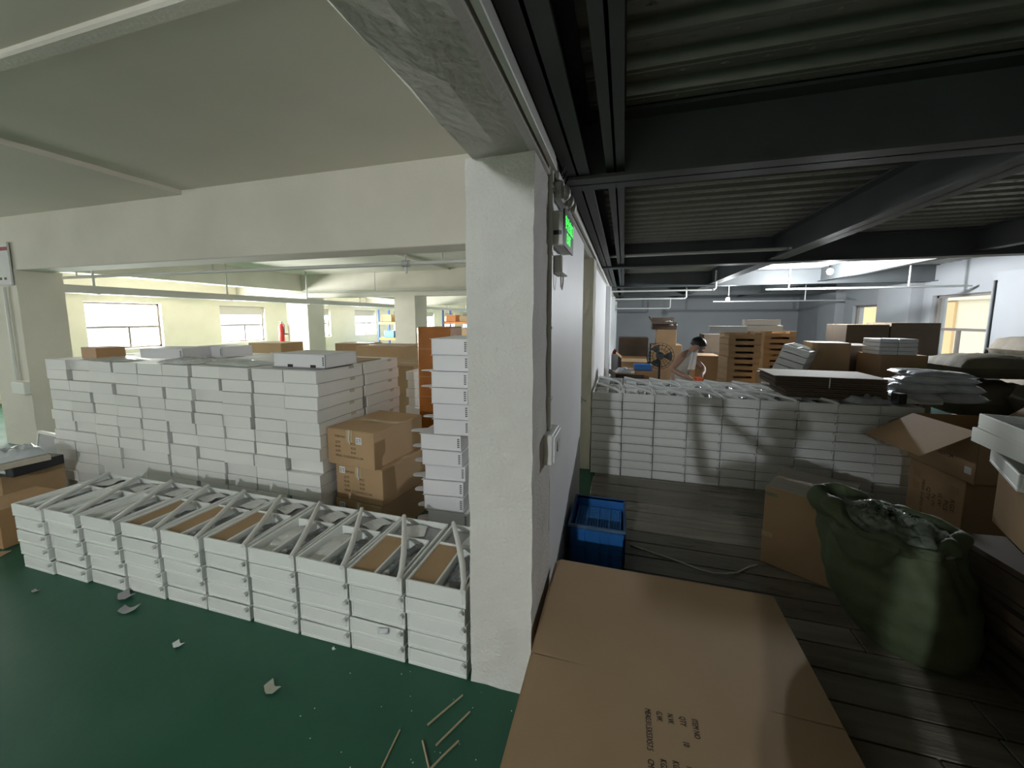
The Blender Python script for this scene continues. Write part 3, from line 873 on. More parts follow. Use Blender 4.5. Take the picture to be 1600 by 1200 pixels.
t = thing('plastic_basket', 'lighter blue mesh basket sitting inside the blue crate', 'basket', (-.295, 2.525, .026))
W2, D2, H2 = .318, .41, .20
mb = MB()
for q in range(17): mb.box(.012 + q * .0184 - .0022, .012 + q * .0184 + .0022, .01, D2 - .01, .196, .203)
for q in range(15): mb.box(.01, W2 - .01, .012 + q * .0275 - .0028, .012 + q * .0275 + .0028, .196, .205)
mb.build('mesh_top', 'bluelight', t)
mb = MB().box(0, W2, 0, .006, 0, .205).box(0, W2, D2 - .006, D2, 0, .205).box(0, .006, 0, D2, 0, .205).box(W2 - .006, W2, 0, D2, 0, .205).box(0, W2, 0, D2, .0, .004)
mb.build('sides', 'bluelight', t)
for x in (.0, .075, .155, .235, .312):
    MB().box(x, x + .008, .0, D2, .203, .211).build('bar', 'bluelight', t)
# cartons added out of view to keep lamp light off the near right
for i, (x, yy, z, h_, lb) in enumerate([(.86, -.75, .016, .58, 'lower of the two beside the person with the phone'), (.86, -.74, .60, .56, 'upper of the two beside the person with the phone'), (1.52, -.75, .016, .58, 'lower of the two at the aisle edge'), (1.52, -.74, .60, .58, 'upper of the two at the aisle edge')]):
    kraft_carton('unseen carton added for shade, ' + lb, .62, 1.2, h_, (x, yy, z), 0, 'kraft')
# loose plastic strap on the planks
pts = [(.10, 2.84, .0185), (.25, 2.79, .0185), (.41, 2.735, .0185), (.53, 2.68, .019), (.62, 2.655, .024), (.70, 2.66, .03), (.78, 2.71, .022), (.87, 2.80, .0185), (.93, 2.84, .0185)]
tag(MB().tube(pts, .0055, 6).build('plastic_strap', 'pvc'), 'loose white plastic strap curling over the dark planks', 'strap')

# ------------------------------------------------------------------ brown carton, sack
def lid_tape(t, w, d, h):
    MB().box(-.0018, .06, -.0018, .05, h * .36, h * .42).build('tape_patch', 'tape', t)
    MB().box(.0, .07, -.0025, .002, h - .06, h - .04).build('tape_end', 'film', t)
t = kraft_carton('tall brown carton with a pale taped lid beside the green sack', .435, .49, .55, (.965, 2.90, .016), R(-31.5), 'kraft', None, True, lid_tape, None, 'brown_carton', 'kraft_grey')
MB().box(-.0018, .005, .24 - .03, .24 + .03, .42, .55).build('tape_end', 'tape', t)

def sack():
    t = thing('woven_sack', 'bulging green woven sack full of film standing before the carton', 'sack', (1.385, 2.36, .016), R(-34))
    rnd = random.Random(12)
    NA = 64
    # height, half width, half depth, shift along the long side
    prof = [(0, .17, .13, .10), (.02, .20, .145, .095), (.10, .245, .18, .07), (.20, .280, .20, .045), (.32, .298, .21, .02), (.44, .292, .205, -.01), (.54, .280, .19, -.03), (.62, .268, .18, -.04)]
    ph = [rnd.uniform(0, 6.28) for _ in range(10)]
    def ip(z, k):
        for p, q in zip(prof, prof[1:]):
            if z <= q[0] + 1e-6:
                u = (z - p[0]) / (q[0] - p[0]); return p[k] + (q[k] - p[k]) * u
        return prof[-1][k]
    def off(a, z):
        f_ = .35 + min(1, z * 2)
        fold = .007 * math.sin(14 * a + 9 * z + ph[3]) * min(1, max(0, (z - .25) * 5))
        return (.014 * math.sin(3 * a + ph[0] + z * 5) + .010 * math.sin(5 * a + ph[1] - z * 9) + .0035 * math.sin(5 * z * 6.28 / .6 + 3 * math.sin(a + ph[2]) + ph[4])) * f_ + fold
    lift = lambda a: .03 * math.cos(a - 2.6)
    rows = []
    for q in range(37):
        z = q / 36 * .62; row = []
        for k in range(NA):
            a = 2 * math.pi * k / NA; o_ = off(a, z)
            row.append(((ip(z, 1) + o_) * math.cos(a) + ip(z, 3), (ip(z, 2) + o_) * math.sin(a), z + lift(a) * (z / .62) ** 2))
        rows.append(row)
    mb = MB(); mb.grid(rows, closed=True); mb.add(rows[0], [tuple(range(NA - 1, -1, -1))])
    mb.build('sack_body', 'sack', t)
    # rolled collar: fat, lumpy and drooping towards the aisle
    rows = []
    for s_ in range(17):
        g = -math.pi * .62 + 1.72 * math.pi * s_ / 16
        row = []
        for k in range(NA):
            a = 2 * math.pi * k / NA
            fat = .030 + .011 * math.sin(2 * a + 1.0) + .010 * math.sin(5 * a + ph[5]) + .007 * math.sin(11 * a + ph[6] + s_ * .3)
            w_ = max(0, math.cos((a - 2.75) * 1.0)) ** 3
            fat += .012 * w_
            droop = .05 * max(0, math.cos(a + 1.3)) ** 2
            rx = .262 + off(a, .6) + fat * math.cos(g) + .006 * math.sin(9 * a + s_ * .8)
            ry = .176 + off(a, .6) + fat * math.cos(g) + .006 * math.sin(9 * a + s_ * .8)
            z = .635 + lift(a) + fat * (1.0 + .5 * w_) * math.sin(g) + .008 * math.sin(7 * a + ph[7]) - droop * (.4 + .6 * max(0, math.cos(g)))
            row.append((rx * math.cos(a) - .04, ry * math.sin(a), z))
        rows.append(row)
    MB().grid(rows, closed=True).build('rolled_collar', 'sack', t)
    rows = []
    for j in range(15):
        q = j / 14; row = []
        for k in range(44):
            a = 2 * math.pi * k / 44
            z = .635 + lift(a) * q + .040 * (1 - q * q) + rnd.uniform(-.020, .020) - .03 * q * max(0, math.cos(a + 1.3))
            row.append(((.27 * q) * math.cos(a) - .04 + rnd.uniform(-.006, .006), (.18 * q) * math.sin(a) + rnd.uniform(-.006, .006), z))
        rows.append(row)
    MB().grid(rows, closed=True).build('film_filling', 'film', t)
    # a gathered flap of cloth hanging from the collar on the near side
    rows = []
    for j in range(9):
        v = j / 8; row = []
        for i in range(15):
            u = i / 14
            a = -2.35 + 1.0 * u
            z = .60 - (.03 + .13 * math.sin(math.pi * u) ** .7) * v
            rr = .022 + .018 * math.sin(math.pi * v) + .006 * math.sin(11 * u + 2 * v)
            row.append(((ip(z, 1) + off(a, z) + rr) * math.cos(a) + ip(z, 3), (ip(z, 2) + off(a, z) + rr) * math.sin(a), z))
        rows.append(row)
    MB().grid(rows).build('hanging_fold', 'sack', t)
sack()

# ------------------------------------------------------------------ cartons on the near right
t = kraft_carton('brown printed carton under the open one beside the white tray rank', .52, .62, .53, (2.35, 3.93, .016), R(-88), 'kraft', None, True)
mb = MB()
for s, yy in ((.045, .40), (.045, .34)):
    pass
for q in range(5):
    put_text(['QTY', 'N.W.', 'G.W.', 'PCS', 'KGS'][q], .05, 'ink_soft', (.20 + .055 * q, -.001, .36 - .03 * (q % 2)), (R(90), R(90), 0), t, 'print')
put_text('MEAS: 31.5X53 CM', .035, 'ink_soft', (.15, -.001, .40), (R(90), R(90), 0), t, 'print')
for (x, z) in ((.05, .30), (.05, .40), (.40, .12), (.40, .40)):
    MB().box(x, x + .07, -.0012, .0005, z, z + .06).build('print_patch', 'kraft_red', t)
def open_carton(name, label, loc, rz, w, d, h, flaps, m='kraft', mi='kraft_shaded'):
    t = thing(name, label, 'carton', loc, rz)
    mb = MB().box(0, w, 0, d, 0, .006).box(0, .006, 0, d, 0, h).box(w - .006, w, 0, d, 0, h).box(0, w, 0, .006, 0, h).box(0, w, d - .006, d, 0, h)
    mb.build('body', m, t)
    for side, ang, ln in flaps:
        mb = MB()
        if side in 'ns': mb.box(.004, w - .004, 0, ln, -.003, .003)
        else: mb.box(.004, d - .004, 0, ln, -.003, .003)
        fo = mb.build('flap', m, t)
        p = {'s': (0, 0, h), 'n': (w, d, h), 'w': (0, 0, h), 'e': (w, d, h)}[side]
        base = {'s': 180, 'n': 0, 'w': 90, 'e': -90}[side]
        if side == 's': p = (w, 0, h)
        if side == 'n': p = (0, d, h)
        fo.matrix_parent_inverse = Matrix.Identity(4)
        fo.matrix_local = Matrix.Translation(p) @ Matrix.Rotation(R(base), 4, 'Z') @ Matrix.Rotation(R(ang), 4, 'X')
    return t
t = open_carton('open_carton', 'open brown carton with spread flaps on the printed carton', (2.33, 3.93, .55), R(-86), .58, .62, .37, [('s', -30, .38), ('n', 38, .40), ('e', 24, .34), ('w', -28, .30)])
MB().box(.50, .55, -.002, .001, .06, .11).build('sticker', 'label', t)
put_text('MEAS: 31.5X53 CM', .035, 'ink', (.12, -.001, .13), (R(90), 0, 0), t, 'print')
# shade-coloured pile of flattened cartons at the right edge with carton and trays on it
rnd = random.Random(31)
for k in range(17):
    o = BX(0, .95, 0, 1.15, 0, .030).build('flattened_carton', 'kraft_shaded', loc=(1.80 + rnd.uniform(-.025, .025), 1.36 + rnd.uniform(-.025, .025), .016 + k * .0325), rz=R(4) + rnd.uniform(-.01, .01))
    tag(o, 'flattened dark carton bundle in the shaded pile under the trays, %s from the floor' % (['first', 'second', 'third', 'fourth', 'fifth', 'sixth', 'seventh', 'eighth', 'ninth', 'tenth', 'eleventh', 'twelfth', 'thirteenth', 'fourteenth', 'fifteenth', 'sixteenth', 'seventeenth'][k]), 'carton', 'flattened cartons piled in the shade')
kraft_carton('brown carton under the two white trays at the frame edge', .50, .48, .305, (1.85, 2.26, .572), R(-20), 'kraft')
for k, (x, yy, z, rz) in enumerate([(1.80, 2.30, .880, -26), (1.93, 2.40, .9705, -10), (1.89, 2.36, 1.061, -14)]):
    o = link('foam_tray', TRAY, None, (x + .16, yy - .02, z), R(rz))
    tag(o, ['lowest white tray turned askew on the brown carton at the frame edge', 'middle white tray of the three at the frame edge', 'topmost white tray of the three at the frame edge'][k], 'foam tray')

# ------------------------------------------------------------------ things lying on the tray rank
zt = .016 + 10 * TH
def dark_sheaf(label, x0, x1, y0, y1, z, h, rz, notch=True):
    t = thing('folded_tray_cartons', label, 'carton', (x0, y0, z), rz)
    w_, d_ = x1 - x0, y1 - y0
    n = 5
    for q in range(n):
        a = .006 * (q % 2)
        MB().box(-a, w_ + a, a, d_, h * q / n, h * (q + 1) / n - .003).build('folded_blank', 'kraft_shaded', t, bevel=.002)
    return t
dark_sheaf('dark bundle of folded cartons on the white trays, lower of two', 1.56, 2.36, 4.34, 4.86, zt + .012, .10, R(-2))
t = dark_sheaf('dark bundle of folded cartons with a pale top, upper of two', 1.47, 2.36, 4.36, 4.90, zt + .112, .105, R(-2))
MB().box(-.02, .90, -.01, .56, .1055, .109).build('pale_lid', 'kraft_grey', t)
MB().box(.44, .45, -.003, .001, .002, .10).build('strap', 'pvc', t)
rnd = random.Random(14)
def pillow(name, label, cat, loc, sx, sy, h, m, seed, rz=0, group=None, n=12, power=.24, tilt=0):
    r_ = random.Random(seed); rows_t = []; rows_b = []
    for j in range(n + 1):
        rt = []; rb = []
        for i in range(n + 1):
            u, v = i / n, j / n
            e = max(0, math.sin(math.pi * u) * math.sin(math.pi * v)) ** power
            k = .08 * math.sin(7 * u + seed) + .06 * math.sin(9 * v + 2 * seed) + r_.uniform(-.07, .07)
            x = sx * (u - .5) + r_.uniform(-.006, .006) * sx; y_ = sy * (v - .5)
            rt.append((x, y_, h * (.5 + .5 * e * (1 + k))))
            rb.append((x, y_, h * (.5 - .5 * e)))
        rows_t.append(rt); rows_b.append(rb[::-1])
    o = MB().grid(rows_t).grid(rows_b).build(name, m, loc=loc, rz=rz)
    if tilt: o.rotation_euler = (0, tilt, rz)
    return tag(o, label, cat, group)
pz = [(2.62, 4.45, 0, .34, .26, .085, -.2), (2.95, 4.5, 0, .36, .28, .09, .15), (2.60, 4.72, 0, .34, .26, .09, .1), (2.93, 4.78, 0, .34, .28, .09, -.1),
      (2.66, 4.48, .08, .34, .26, .085, .2), (2.98, 4.55, .08, .32, .27, .085, -.2), (2.78, 4.75, .085, .40, .26, .085, .05),
      (2.72, 4.55, .155, .34, .24, .075, -.15), (2.98, 4.62, .155, .34, .24, .07, .1), (2.86, 4.60, .215, .46, .24, .06, .05), (2.80, 4.72, .22, .40, .22, .055, -.06)]
pl = ['bottom layer, beside the black cube', 'bottom layer, under the carton flap', 'bottom layer, behind the black cube', 'bottom layer, far corner', 'second layer, beside the black cube', 'second layer, under the carton flap', 'second layer, centre of the back',
      'third layer, facing the aisle', 'third layer, towards the windows', 'topmost layer, wide one at the front', 'topmost layer, narrow one behind']
for i, (x, yy, z, a, b, h_, rz) in enumerate(pz):
    pillow('poly_bag', 'pale poly bag piled on the white trays, ' + pl[i], 'bag', (x, yy, zt + .006 + z), a, b, h_ * 1.15, 'poly', 40 + i, rz, 'poly bags piled on the white trays')
tag(BX(0, .30, 0, .22, 0, .05).build('tray_lid', 'foam', loc=(2.50, 4.33, zt + .002), rz=.1, bevel=.004), 'white foam lid under the poly bags beside the black cube', 'lid')
tag(BX(-.04, .04, -.04, .04, 0, .095).build('black_cube', 'blackp', loc=(2.435, 4.30, zt + .008), rz=.2, bevel=.006), 'small black cube box on the white trays before the poly bags', 'box')
crumple('plastic_film', 'dull grey film draped on the white trays beside the black cube', 'film', (2.2, 4.32, zt + .006), .34, .24, .07, 'poly', 33)

# ------------------------------------------------------------------ packing table, worker, fan
t = thing('packing_table', 'low worn wooden packing table in front of the worker', 'table', (.55, 5.33, 0))
MB().box(0, 1.1, 0, .43, .70, .735).build('table_top', 'deskwood', t, bevel=.004)
for (a, b) in ((.05, .05), (1.05, .05), (.05, .38), (1.05, .38)):
    MB().box(a - .025, a + .025, b - .025, b + .025, 0, .70).build('leg', 'deskwood', t)
kraft_carton('brown carton being taped on the table before the worker', .33, .30, .125, (.93, 5.35, .735), R(6), 'kraft_red')
o = open_carton('open_carton', 'dark open carton at the table end beside the divider wall', (-.10, 5.62, .016), 0, .42, .45, .84, [('s', -60, .12), ('w', 40, .12)], 'kraft_shaded')
kraft_carton('brown carton with torn lid beside the dark open carton', .34, .36, .855, (-.15, 6.15, .0), R(0), 'kraft', tape=False)
crumple('plastic_film', 'white crumpled film on the torn brown carton', 'film', (.02, 6.33, .856), .26, .2, .08, 'poly', 3)
def figure(name, label, J, E_, rad, mats, loc=(0, 0, 0)):
    pass
def skin_body(nm, verts, edges, radii, m, parent, sub=2, root=0):
    me = bpy.data.meshes.new(nm)
    me.from_pydata(verts, edges, [])
    o = link(nm, me, parent)
    md = o.modifiers.new('skin', 'SKIN'); md.use_smooth_shade = True
    sv = me.skin_vertices[0].data
    for i, r_ in enumerate(radii):
        sv[i].radius = r_ if isinstance(r_, tuple) else (r_, r_)
        sv[i].use_root = (i == root)
    s2 = o.modifiers.new('sub', 'SUBSURF'); s2.levels = sub; s2.render_levels = sub
    me.materials.append(M[m])
    return o
def bake(o):
    dg = bpy.context.evaluated_depsgraph_get(); dg.update()
    me = bpy.data.meshes.new_from_object(o.evaluated_get(dg))
    o.modifiers.clear(); o.data = me
    return o
def hand(parent, p, d, side, up):
    """five fingers rooted in the palm; d = pointing direction, side = towards the thumb, up = back of the hand"""
    d, side, up = Vector(d).normalized(), Vector(side).normalized(), Vector(up).normalized()
    p = Vector(p)
    v = [p, p + d * .045, p + d * .085]; e = [(0, 1), (1, 2)]; r_ = [(.026, .020), (.036, .017), (.036, .014)]
    for q, ln in enumerate((.060, .072, .076, .066)):
        b = p + d * .07 + side * (-.030 + .020 * q)
        k = len(v)
        v += [b, b + d * ln * .5 - up * .008, b + d * ln * .8 - up * .030]
        e += [(1, k), (k, k + 1), (k + 1, k + 2)]; r_ += [.0105, .009, .0075]
    k = len(v)
    v += [p + d * .025 + side * .030, p + d * .055 + side * .050 - up * .012, p + d * .085 + side * .045 - up * .024]
    e += [(0, k), (k, k + 1), (k + 1, k + 2)]; r_ += [.013, .011, .009]
    return v, e, r_
def worker():
    t = thing('person', 'person with black hair in a sleeveless pale vest bending over a carton', 'person', (0, 0, 0))
    V, E_, RR = [], [], []
    def ad(p, r_, link_to=None):
        V.append(p); RR.append(r_)
        if link_to is not None: E_.append((link_to, len(V) - 1))
        return len(V) - 1
    pel = ad((.80, 5.98, .80), (.135, .105))
    wa = ad((.80, 5.98, .93), (.125, .095), pel)
    ch = ad((.83, 5.965, 1.07), (.150, .105), wa)
    us = ad((.865, 5.955, 1.175), (.135, .085), ch)
    nk = ad((.915, 5.945, 1.235), .048, us)
    n2 = ad((.955, 5.935, 1.275), .045, nk)
    # head: skull, crown, face, chin
    hd = ad((1.000, 5.925, 1.325), (.080, .088), n2)
    h2 = ad((1.025, 5.918, 1.365), (.072, .078), hd)
    ja = ad((1.040, 5.905, 1.285), (.042, .048), hd)
    # arms
    s1 = ad((.80, 5.82, 1.175), .060, us); e1 = ad((.655, 5.74, 1.00), .042, s1); m1 = ad((.76, 5.66, .945), .036, e1); w1 = ad((.862, 5.60, .915), .025, m1)
    s2 = ad((.945, 6.09, 1.165), .058, us); e2 = ad((1.125, 6.06, .985), .040, s2); m2 = ad((1.10, 5.90, .945), .034, e2); w2 = ad((1.055, 5.78, .925), .025, m2)
    # legs
    for sx in (-1, 1):
        hp = ad((.80 + .03 * sx, 5.98 + .095 * sx, .74), .095, pel); kn = ad((.84 + .03 * sx, 5.98 + .10 * sx, .46), .062, hp); an = ad((.80 + .03 * sx, 5.98 + .10 * sx, .09), .042, kn)
        ad((.93 + .03 * sx, 5.96 + .11 * sx, .035), .034, an)
    for (w_i, p, d, sd, up) in ((w1, (.862, 5.60, .915), (.80, -.25, -.35), (.2, .9, -.1), (.3, 0, .9)), (w2, (1.055, 5.78, .925), (-.35, -.75, -.35), (-.9, .3, -.1), (-.1, -.3, .9))):
        hv, he, hr = hand(t, p, d, sd, up)
        k = len(V)
        V.extend([tuple(q) for q in hv]); RR.extend(hr); E_.extend([(a + k, b + k) for a, b in he]); E_.append((w_i, k))
        V[k] = tuple(Vector(p) + Vector(d).normalized() * .012)
    b = skin_body('body', V, E_, RR, 'skin', t, 2, pel)
    bake(b)
    # face: nose, eyes, mouth, ears
    F = Vector((.93, -.30, -.35)).normalized(); C = Vector((1.012, 5.92, 1.328))
    Sd = Vector((.30, .95, 0)).normalized(); U = F.cross(Sd) * -1
    if U.z < 0: U = -U
    MB().tube([C + F * .078 + U * .02, C + F * .098 - U * .012, C + F * .088 - U * .022], [.006, .012, .008], 7).build('nose', 'skin', t)
    for s_ in (-1, 1):
        MB().tube([C + F * .075 + Sd * .03 * s_ + U * .018, C + F * .084 + Sd * .03 * s_ + U * .018], [.010, .006], 8).build('eye', 'hair', t)
        MB().tube([C + Sd * .078 * s_ + U * .018, C + Sd * .088 * s_ - U * .004, C + Sd * .080 * s_ - U * .026], [.010, .014, .008], 7).build('ear', 'skin', t)
    MB().tube([C + F * .080 - U * .044 - Sd * .02, C + F * .086 - U * .046, C + F * .080 - U * .044 + Sd * .02], .005, 6).build('mouth', 'red', t)
    # hair cap with fringe
    rows = []; r_ = random.Random(3)
    for i in range(10):
        th = math.pi * .56 * i / 9
        row = []
        for k in range(24):
            a = 2 * math.pi * k / 24
            drop = 1.0 + (.16 if math.cos(a) < -.3 else 0) - (.12 if math.cos(a) > .6 else 0)
            q = C + U * (.025 + .092 * math.cos(th * drop)) + (F * math.cos(a) * 1.08 + Sd * math.sin(a)) * (.098 * math.sin(min(1.7, th * drop)))
            row.append(q + Vector((r_.uniform(-.006, .006), r_.uniform(-.006, .006), r_.uniform(-.006, .006))))
        rows.append(row)
    MB().grid(rows, closed=True).build('hair', 'hair', t)
    # vest: follows torso, open arm holes
    def ring(c, rx, ry, n=28, lean=(1, 0)):
        return [(c[0] + rx * math.cos(2 * math.pi * k / n) * .88 + ry * .0, c[1] + ry * math.sin(2 * math.pi * k / n), c[2] + .0 * k + .02 * math.cos(2 * math.pi * k / n) * 0) for k in range(n)]
    prof = [((.79, 5.98, .715), .150, .180), ((.795, 5.98, .80), .140, .172), ((.80, 5.98, .90), .128, .155), ((.815, 5.972, 1.0), .132, .168), ((.835, 5.965, 1.08), .140, .180), ((.85, 5.96, 1.14), .130, .176), ((.868, 5.955, 1.19), .106, .150), ((.89, 5.95, 1.222), .075, .095), ((.90, 5.948, 1.238), .060, .068)]
    rows = []
    for i, (c, rx, ry) in enumerate(prof):
        rows.append([(x + r_.uniform(-.003, .003) + .008 * math.sin(5 * math.atan2(yy - c[1], x - c[0])) * (i < 3), yy, z) for (x, yy, z) in ring(c, rx, ry)])
    v = MB().grid(rows, closed=True).build('vest', 'shirt', t)
    # trousers
    for sx in (-1, 1):
        MB().tube([(.80 + .03 * sx, 5.98 + .09 * sx, .80), (.82 + .03 * sx, 5.98 + .10 * sx, .62), (.84 + .03 * sx, 5.98 + .10 * sx, .44), (.80 + .03 * sx, 5.98 + .10 * sx, .10)], [.108, .098, .078, .062], 14).build('trouser_leg', 'trousers', t)
        MB().box(.75 + .03 * sx, .99 + .03 * sx, 5.93 + .10 * sx, 6.03 + .10 * sx, 0, .075).build('shoe', 'blackp', t, bevel=.02)
    # white cloth hanging from the neck
    rows = [[(.955 - .035 * j / 7 + (.065 + .004 * j) * (i / 6 - .5), 5.80 - .012 * math.sin(i * 1.4) - .02 * math.sin(math.pi * j / 7), 1.235 - .24 * j / 7 + (.02 if i in (0, 6) else 0) * (j == 0)) for i in range(7)] for j in range(8)]
    MB().grid(rows).build('hanging_cloth', 'apron', t)
worker()
def photographer():
    t = thing('person', 'person standing in the aisle raising a phone, shadow cast on the white trays', 'person', (.30, -.36, 0))
    V, E_, RR = [], [], []
    def ad(p, r_, link_to=None):
        V.append(p); RR.append(r_)
        if link_to is not None: E_.append((link_to, len(V) - 1))
        return len(V) - 1
    pel = ad((0, 0, .93), (.155, .11)); wa = ad((0, 0, 1.07), (.145, .10), pel); ch = ad((0, 0, 1.23), (.165, .11), wa); us = ad((0, .0, 1.36), (.15, .085), ch)
    nk = ad((0, .02, 1.45), .052, us); n2 = ad((0, .035, 1.50), .050, nk); hd = ad((0, .045, 1.58), (.078, .090), n2); ad((0, .04, 1.635), (.072, .082), hd); ad((0, .085, 1.535), (.042, .045), hd)
    tips = []
    for sx, tx in ((-1, -.37), (1, -.24)):
        s1 = ad((.19 * sx, .0, 1.36), .058, us); e1 = ad((.26 * sx - .06, .17, 1.27), .044, s1); w1 = ad((tx, .29, 1.60), .028, e1); tips.append((w1, (tx, .29, 1.60), sx))
        hp = ad((.10 * sx, 0, .86), .10, pel); kn = ad((.11 * sx, .01, .48), .062, hp); an = ad((.11 * sx, -.02, .09), .042, kn); ad((.12 * sx, .12, .035), .034, an)
    for w_i, p, sx in tips:
        hv, he, hr = hand(t, p, (0, .25, 1), (-sx * .3, .1, 0), (0, -1, .2))
        k = len(V); V.extend([tuple(q) for q in hv]); RR.extend(hr); E_.extend([(a + k, b + k) for a, b in he]); E_.append((w_i, k)); V[k] = tuple(Vector(p) + Vector((0, .003, .012)))
    bake(skin_body('body', V, E_, RR, 'skin', t, 2, pel))
    C = Vector((0, .045, 1.585))
    MB().tube([C + Vector((0, .085, .01)), C + Vector((0, .108, -.015)), C + Vector((0, .094, -.026))], [.006, .012, .008], 7).build('nose', 'skin', t)
    for s_ in (-1, 1):
        MB().tube([C + Vector((.03 * s_, .080, .018)), C + Vector((.03 * s_, .090, .018))], [.010, .006], 8).build('eye', 'hair', t)
        MB().tube([C + Vector((.078 * s_, 0, .018)), C + Vector((.088 * s_, 0, -.004)), C + Vector((.08 * s_, 0, -.026))], [.01, .014, .008], 7).build('ear', 'skin', t)
    MB().tube([C + Vector((-.02, .082, -.048)), C + Vector((0, .09, -.05)), C + Vector((.02, .082, -.048))], .005, 6).build('mouth', 'red', t)
    rows = []
    for i in range(10):
        th = math.pi * .56 * i / 9
        rows.append([C + Vector((.096 * math.sin(th * (1 + (.14 if math.sin(a) < -.2 else -.10 if math.sin(a) > .6 else 0))) * math.cos(a), .104 * math.sin(th) * math.sin(a), .025 + .10 * math.cos(th * (1 + (.14 if math.sin(a) < -.2 else -.10 if math.sin(a) > .6 else 0))))) for a in [2 * math.pi * k / 24 for k in range(24)]])
    MB().grid(rows, closed=True).build('hair', 'hair', t)
    rows = []
    for z, rx, ry in ((.84, .195, .150), (.95, .188, .142), (1.07, .178, .132), (1.2, .196, .140), (1.32, .200, .130), (1.38, .165, .105), (1.43, .09, .08)):
        rows.append([(rx * math.cos(2 * math.pi * k / 26), ry * math.sin(2 * math.pi * k / 26), z) for k in range(26)])
    MB().grid(rows, closed=True).build('shirt', 'trousers', t)
    for sx in (-1, 1):
        MB().tube([(.14 * sx, 0, 1.37), (.225 * sx - .02, .08, 1.32)], [.085, .070], 12).build('sleeve', 'trousers', t)
        MB().tube([(.10 * sx, 0, .93), (.105 * sx, 0, .7), (.11 * sx, .01, .45), (.11 * sx, -.02, .10)], [.118, .105, .080, .065], 14).build('trouser_leg', 'trousers', t)
        MB().box(.07 * sx + (.0 if sx > 0 else -.08), .07 * sx + (.08 if sx > 0 else 0), -.09, .19, -.0, .08).build('shoe', 'blackp', t, bevel=.02)
    p = thing('mobile_phone', 'dark phone held upright in the raised hands of the person in the aisle', 'phone', (-.005, -.05, 1.655))
    MB().box(-.08, .08, -.004, .004, 0, .078).build('body', 'blackp', p, bevel=.002)
    MB().box(-.074, .074, -.0048, -.004, .005, .073).build('screen', 'signface', p)
photographer()
t = thing('tape_dispenser', 'bright orange tape roll in the hands of the bending worker', 'tape', (.975, 5.61, .868), R(20))
mb = MB(); rows = []
for q in range(5):
    s_ = [(0.028, 0), (.046, 0), (.046, .05), (.028, .05), (.028, 0)][q]
    rows.append([(s_[0] * math.cos(k * math.pi / 10), s_[0] * math.sin(k * math.pi / 10), s_[1]) for k in range(20)])
mb.grid(rows, closed=True, smooth=False); mb.build('roll', 'orange', t)
MB().box(-.01, .07, -.02, .02, .015, .035).build('holder', 'orange', t, bevel=.004)
def fan():
    t = thing('pedestal_fan', 'black pedestal fan with round wire guard behind the worker', 'fan', (.56, 6.45, 0))
    MB().tube([(0, 0, 0), (0, 0, .03), (0, 0, .05)], [.20, .19, .05], 20).build('base', 'blackp', t)
    MB().tube([(0, 0, .04), (0, 0, 1.05)], [.022, .016], 10).build('pole', 'blackp', t)
    MB().tube([(0, .12, 1.12), (0, -.02, 1.12)], [.055, .06], 14).build('motor', 'blackp', t)
    mb = MB()
    for rr, yy in ((.205, -.06), (.17, -.10), (.12, -.115), (.06, -.12), (.17, -.02), (.10, .0)):
        mb.tube([(rr * math.cos(k * math.pi / 14), yy, 1.12 + rr * math.sin(k * math.pi / 14)) for k in range(29)], .0030, 5, caps=False)
    for k in range(18):
        a = k * math.pi / 9
        mb.tube([(.05 * math.cos(a), -.12, 1.12 + .05 * math.sin(a)), (.14 * math.cos(a), -.112, 1.12 + .14 * math.sin(a)), (.205 * math.cos(a), -.06, 1.12 + .205 * math.sin(a)), (.10 * math.cos(a), 0, 1.12 + .10 * math.sin(a))], .0022, 4, caps=False)
    mb.build('guard', 'blackp', t)['kind'] = 'stuff'
    MB().tube([(0, -.125, 1.12), (0, -.10, 1.12)], [.05, .055], 14).build('hub', 'blackp', t)
    for k in range(3):
        a0 = k * 2 * math.pi / 3
        rows = [[((.03 + .14 * i / 5) * math.cos(a0 + .9 * (j / 4 - .5) * (.6 + .4 * i / 5)), -.07 + .035 * (j / 4 - .5), 1.12 + (.03 + .14 * i / 5) * math.sin(a0 + .9 * (j / 4 - .5) * (.6 + .4 * i / 5))) for j in range(5)] for i in range(6)]
        MB().grid(rows).build('blade', 'steel', t)
fan()

# ------------------------------------------------------------------ cartons at the far end of the right hall
def pilebox(label, x0, x1, y0, d, z0, z1, m='kraft', rz=0, tape=True, group=None):
    return kraft_carton(label, x1 - x0, d, z1 - z0, (x0, y0, z0), rz, m, group, tape)
pilebox('dark carton in the corner by the divider wall, lower of two', -.10, .53, 9.0, .6, 0, .66, 'kraft_shaded')
pilebox('dark carton in the corner by the divider wall, upper of two', -.10, .53, 9.0, .6, .66, 1.28, 'kraft_shaded')
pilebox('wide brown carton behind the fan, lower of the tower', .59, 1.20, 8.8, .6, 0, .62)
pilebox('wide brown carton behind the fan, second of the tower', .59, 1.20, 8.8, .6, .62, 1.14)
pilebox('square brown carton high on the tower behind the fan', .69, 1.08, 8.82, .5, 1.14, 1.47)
t = open_carton('open_carton', 'dark open carton with film topping the tower behind the fan', (.60, 8.85, 1.47), 0, .48, .45, .16, [('s', -20, .12), ('w', 60, .14), ('n', 70, .1)], 'kraft_shaded')
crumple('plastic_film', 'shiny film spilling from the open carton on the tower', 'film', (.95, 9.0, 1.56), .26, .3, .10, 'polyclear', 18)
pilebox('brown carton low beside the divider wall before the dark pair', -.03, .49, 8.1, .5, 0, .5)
t = open_carton('open_carton', 'pale open carton low beside the divider wall', (-.03, 8.1, .5), 0, .50, .5, .40, [('s', -30, .12), ('w', 40, .14)])
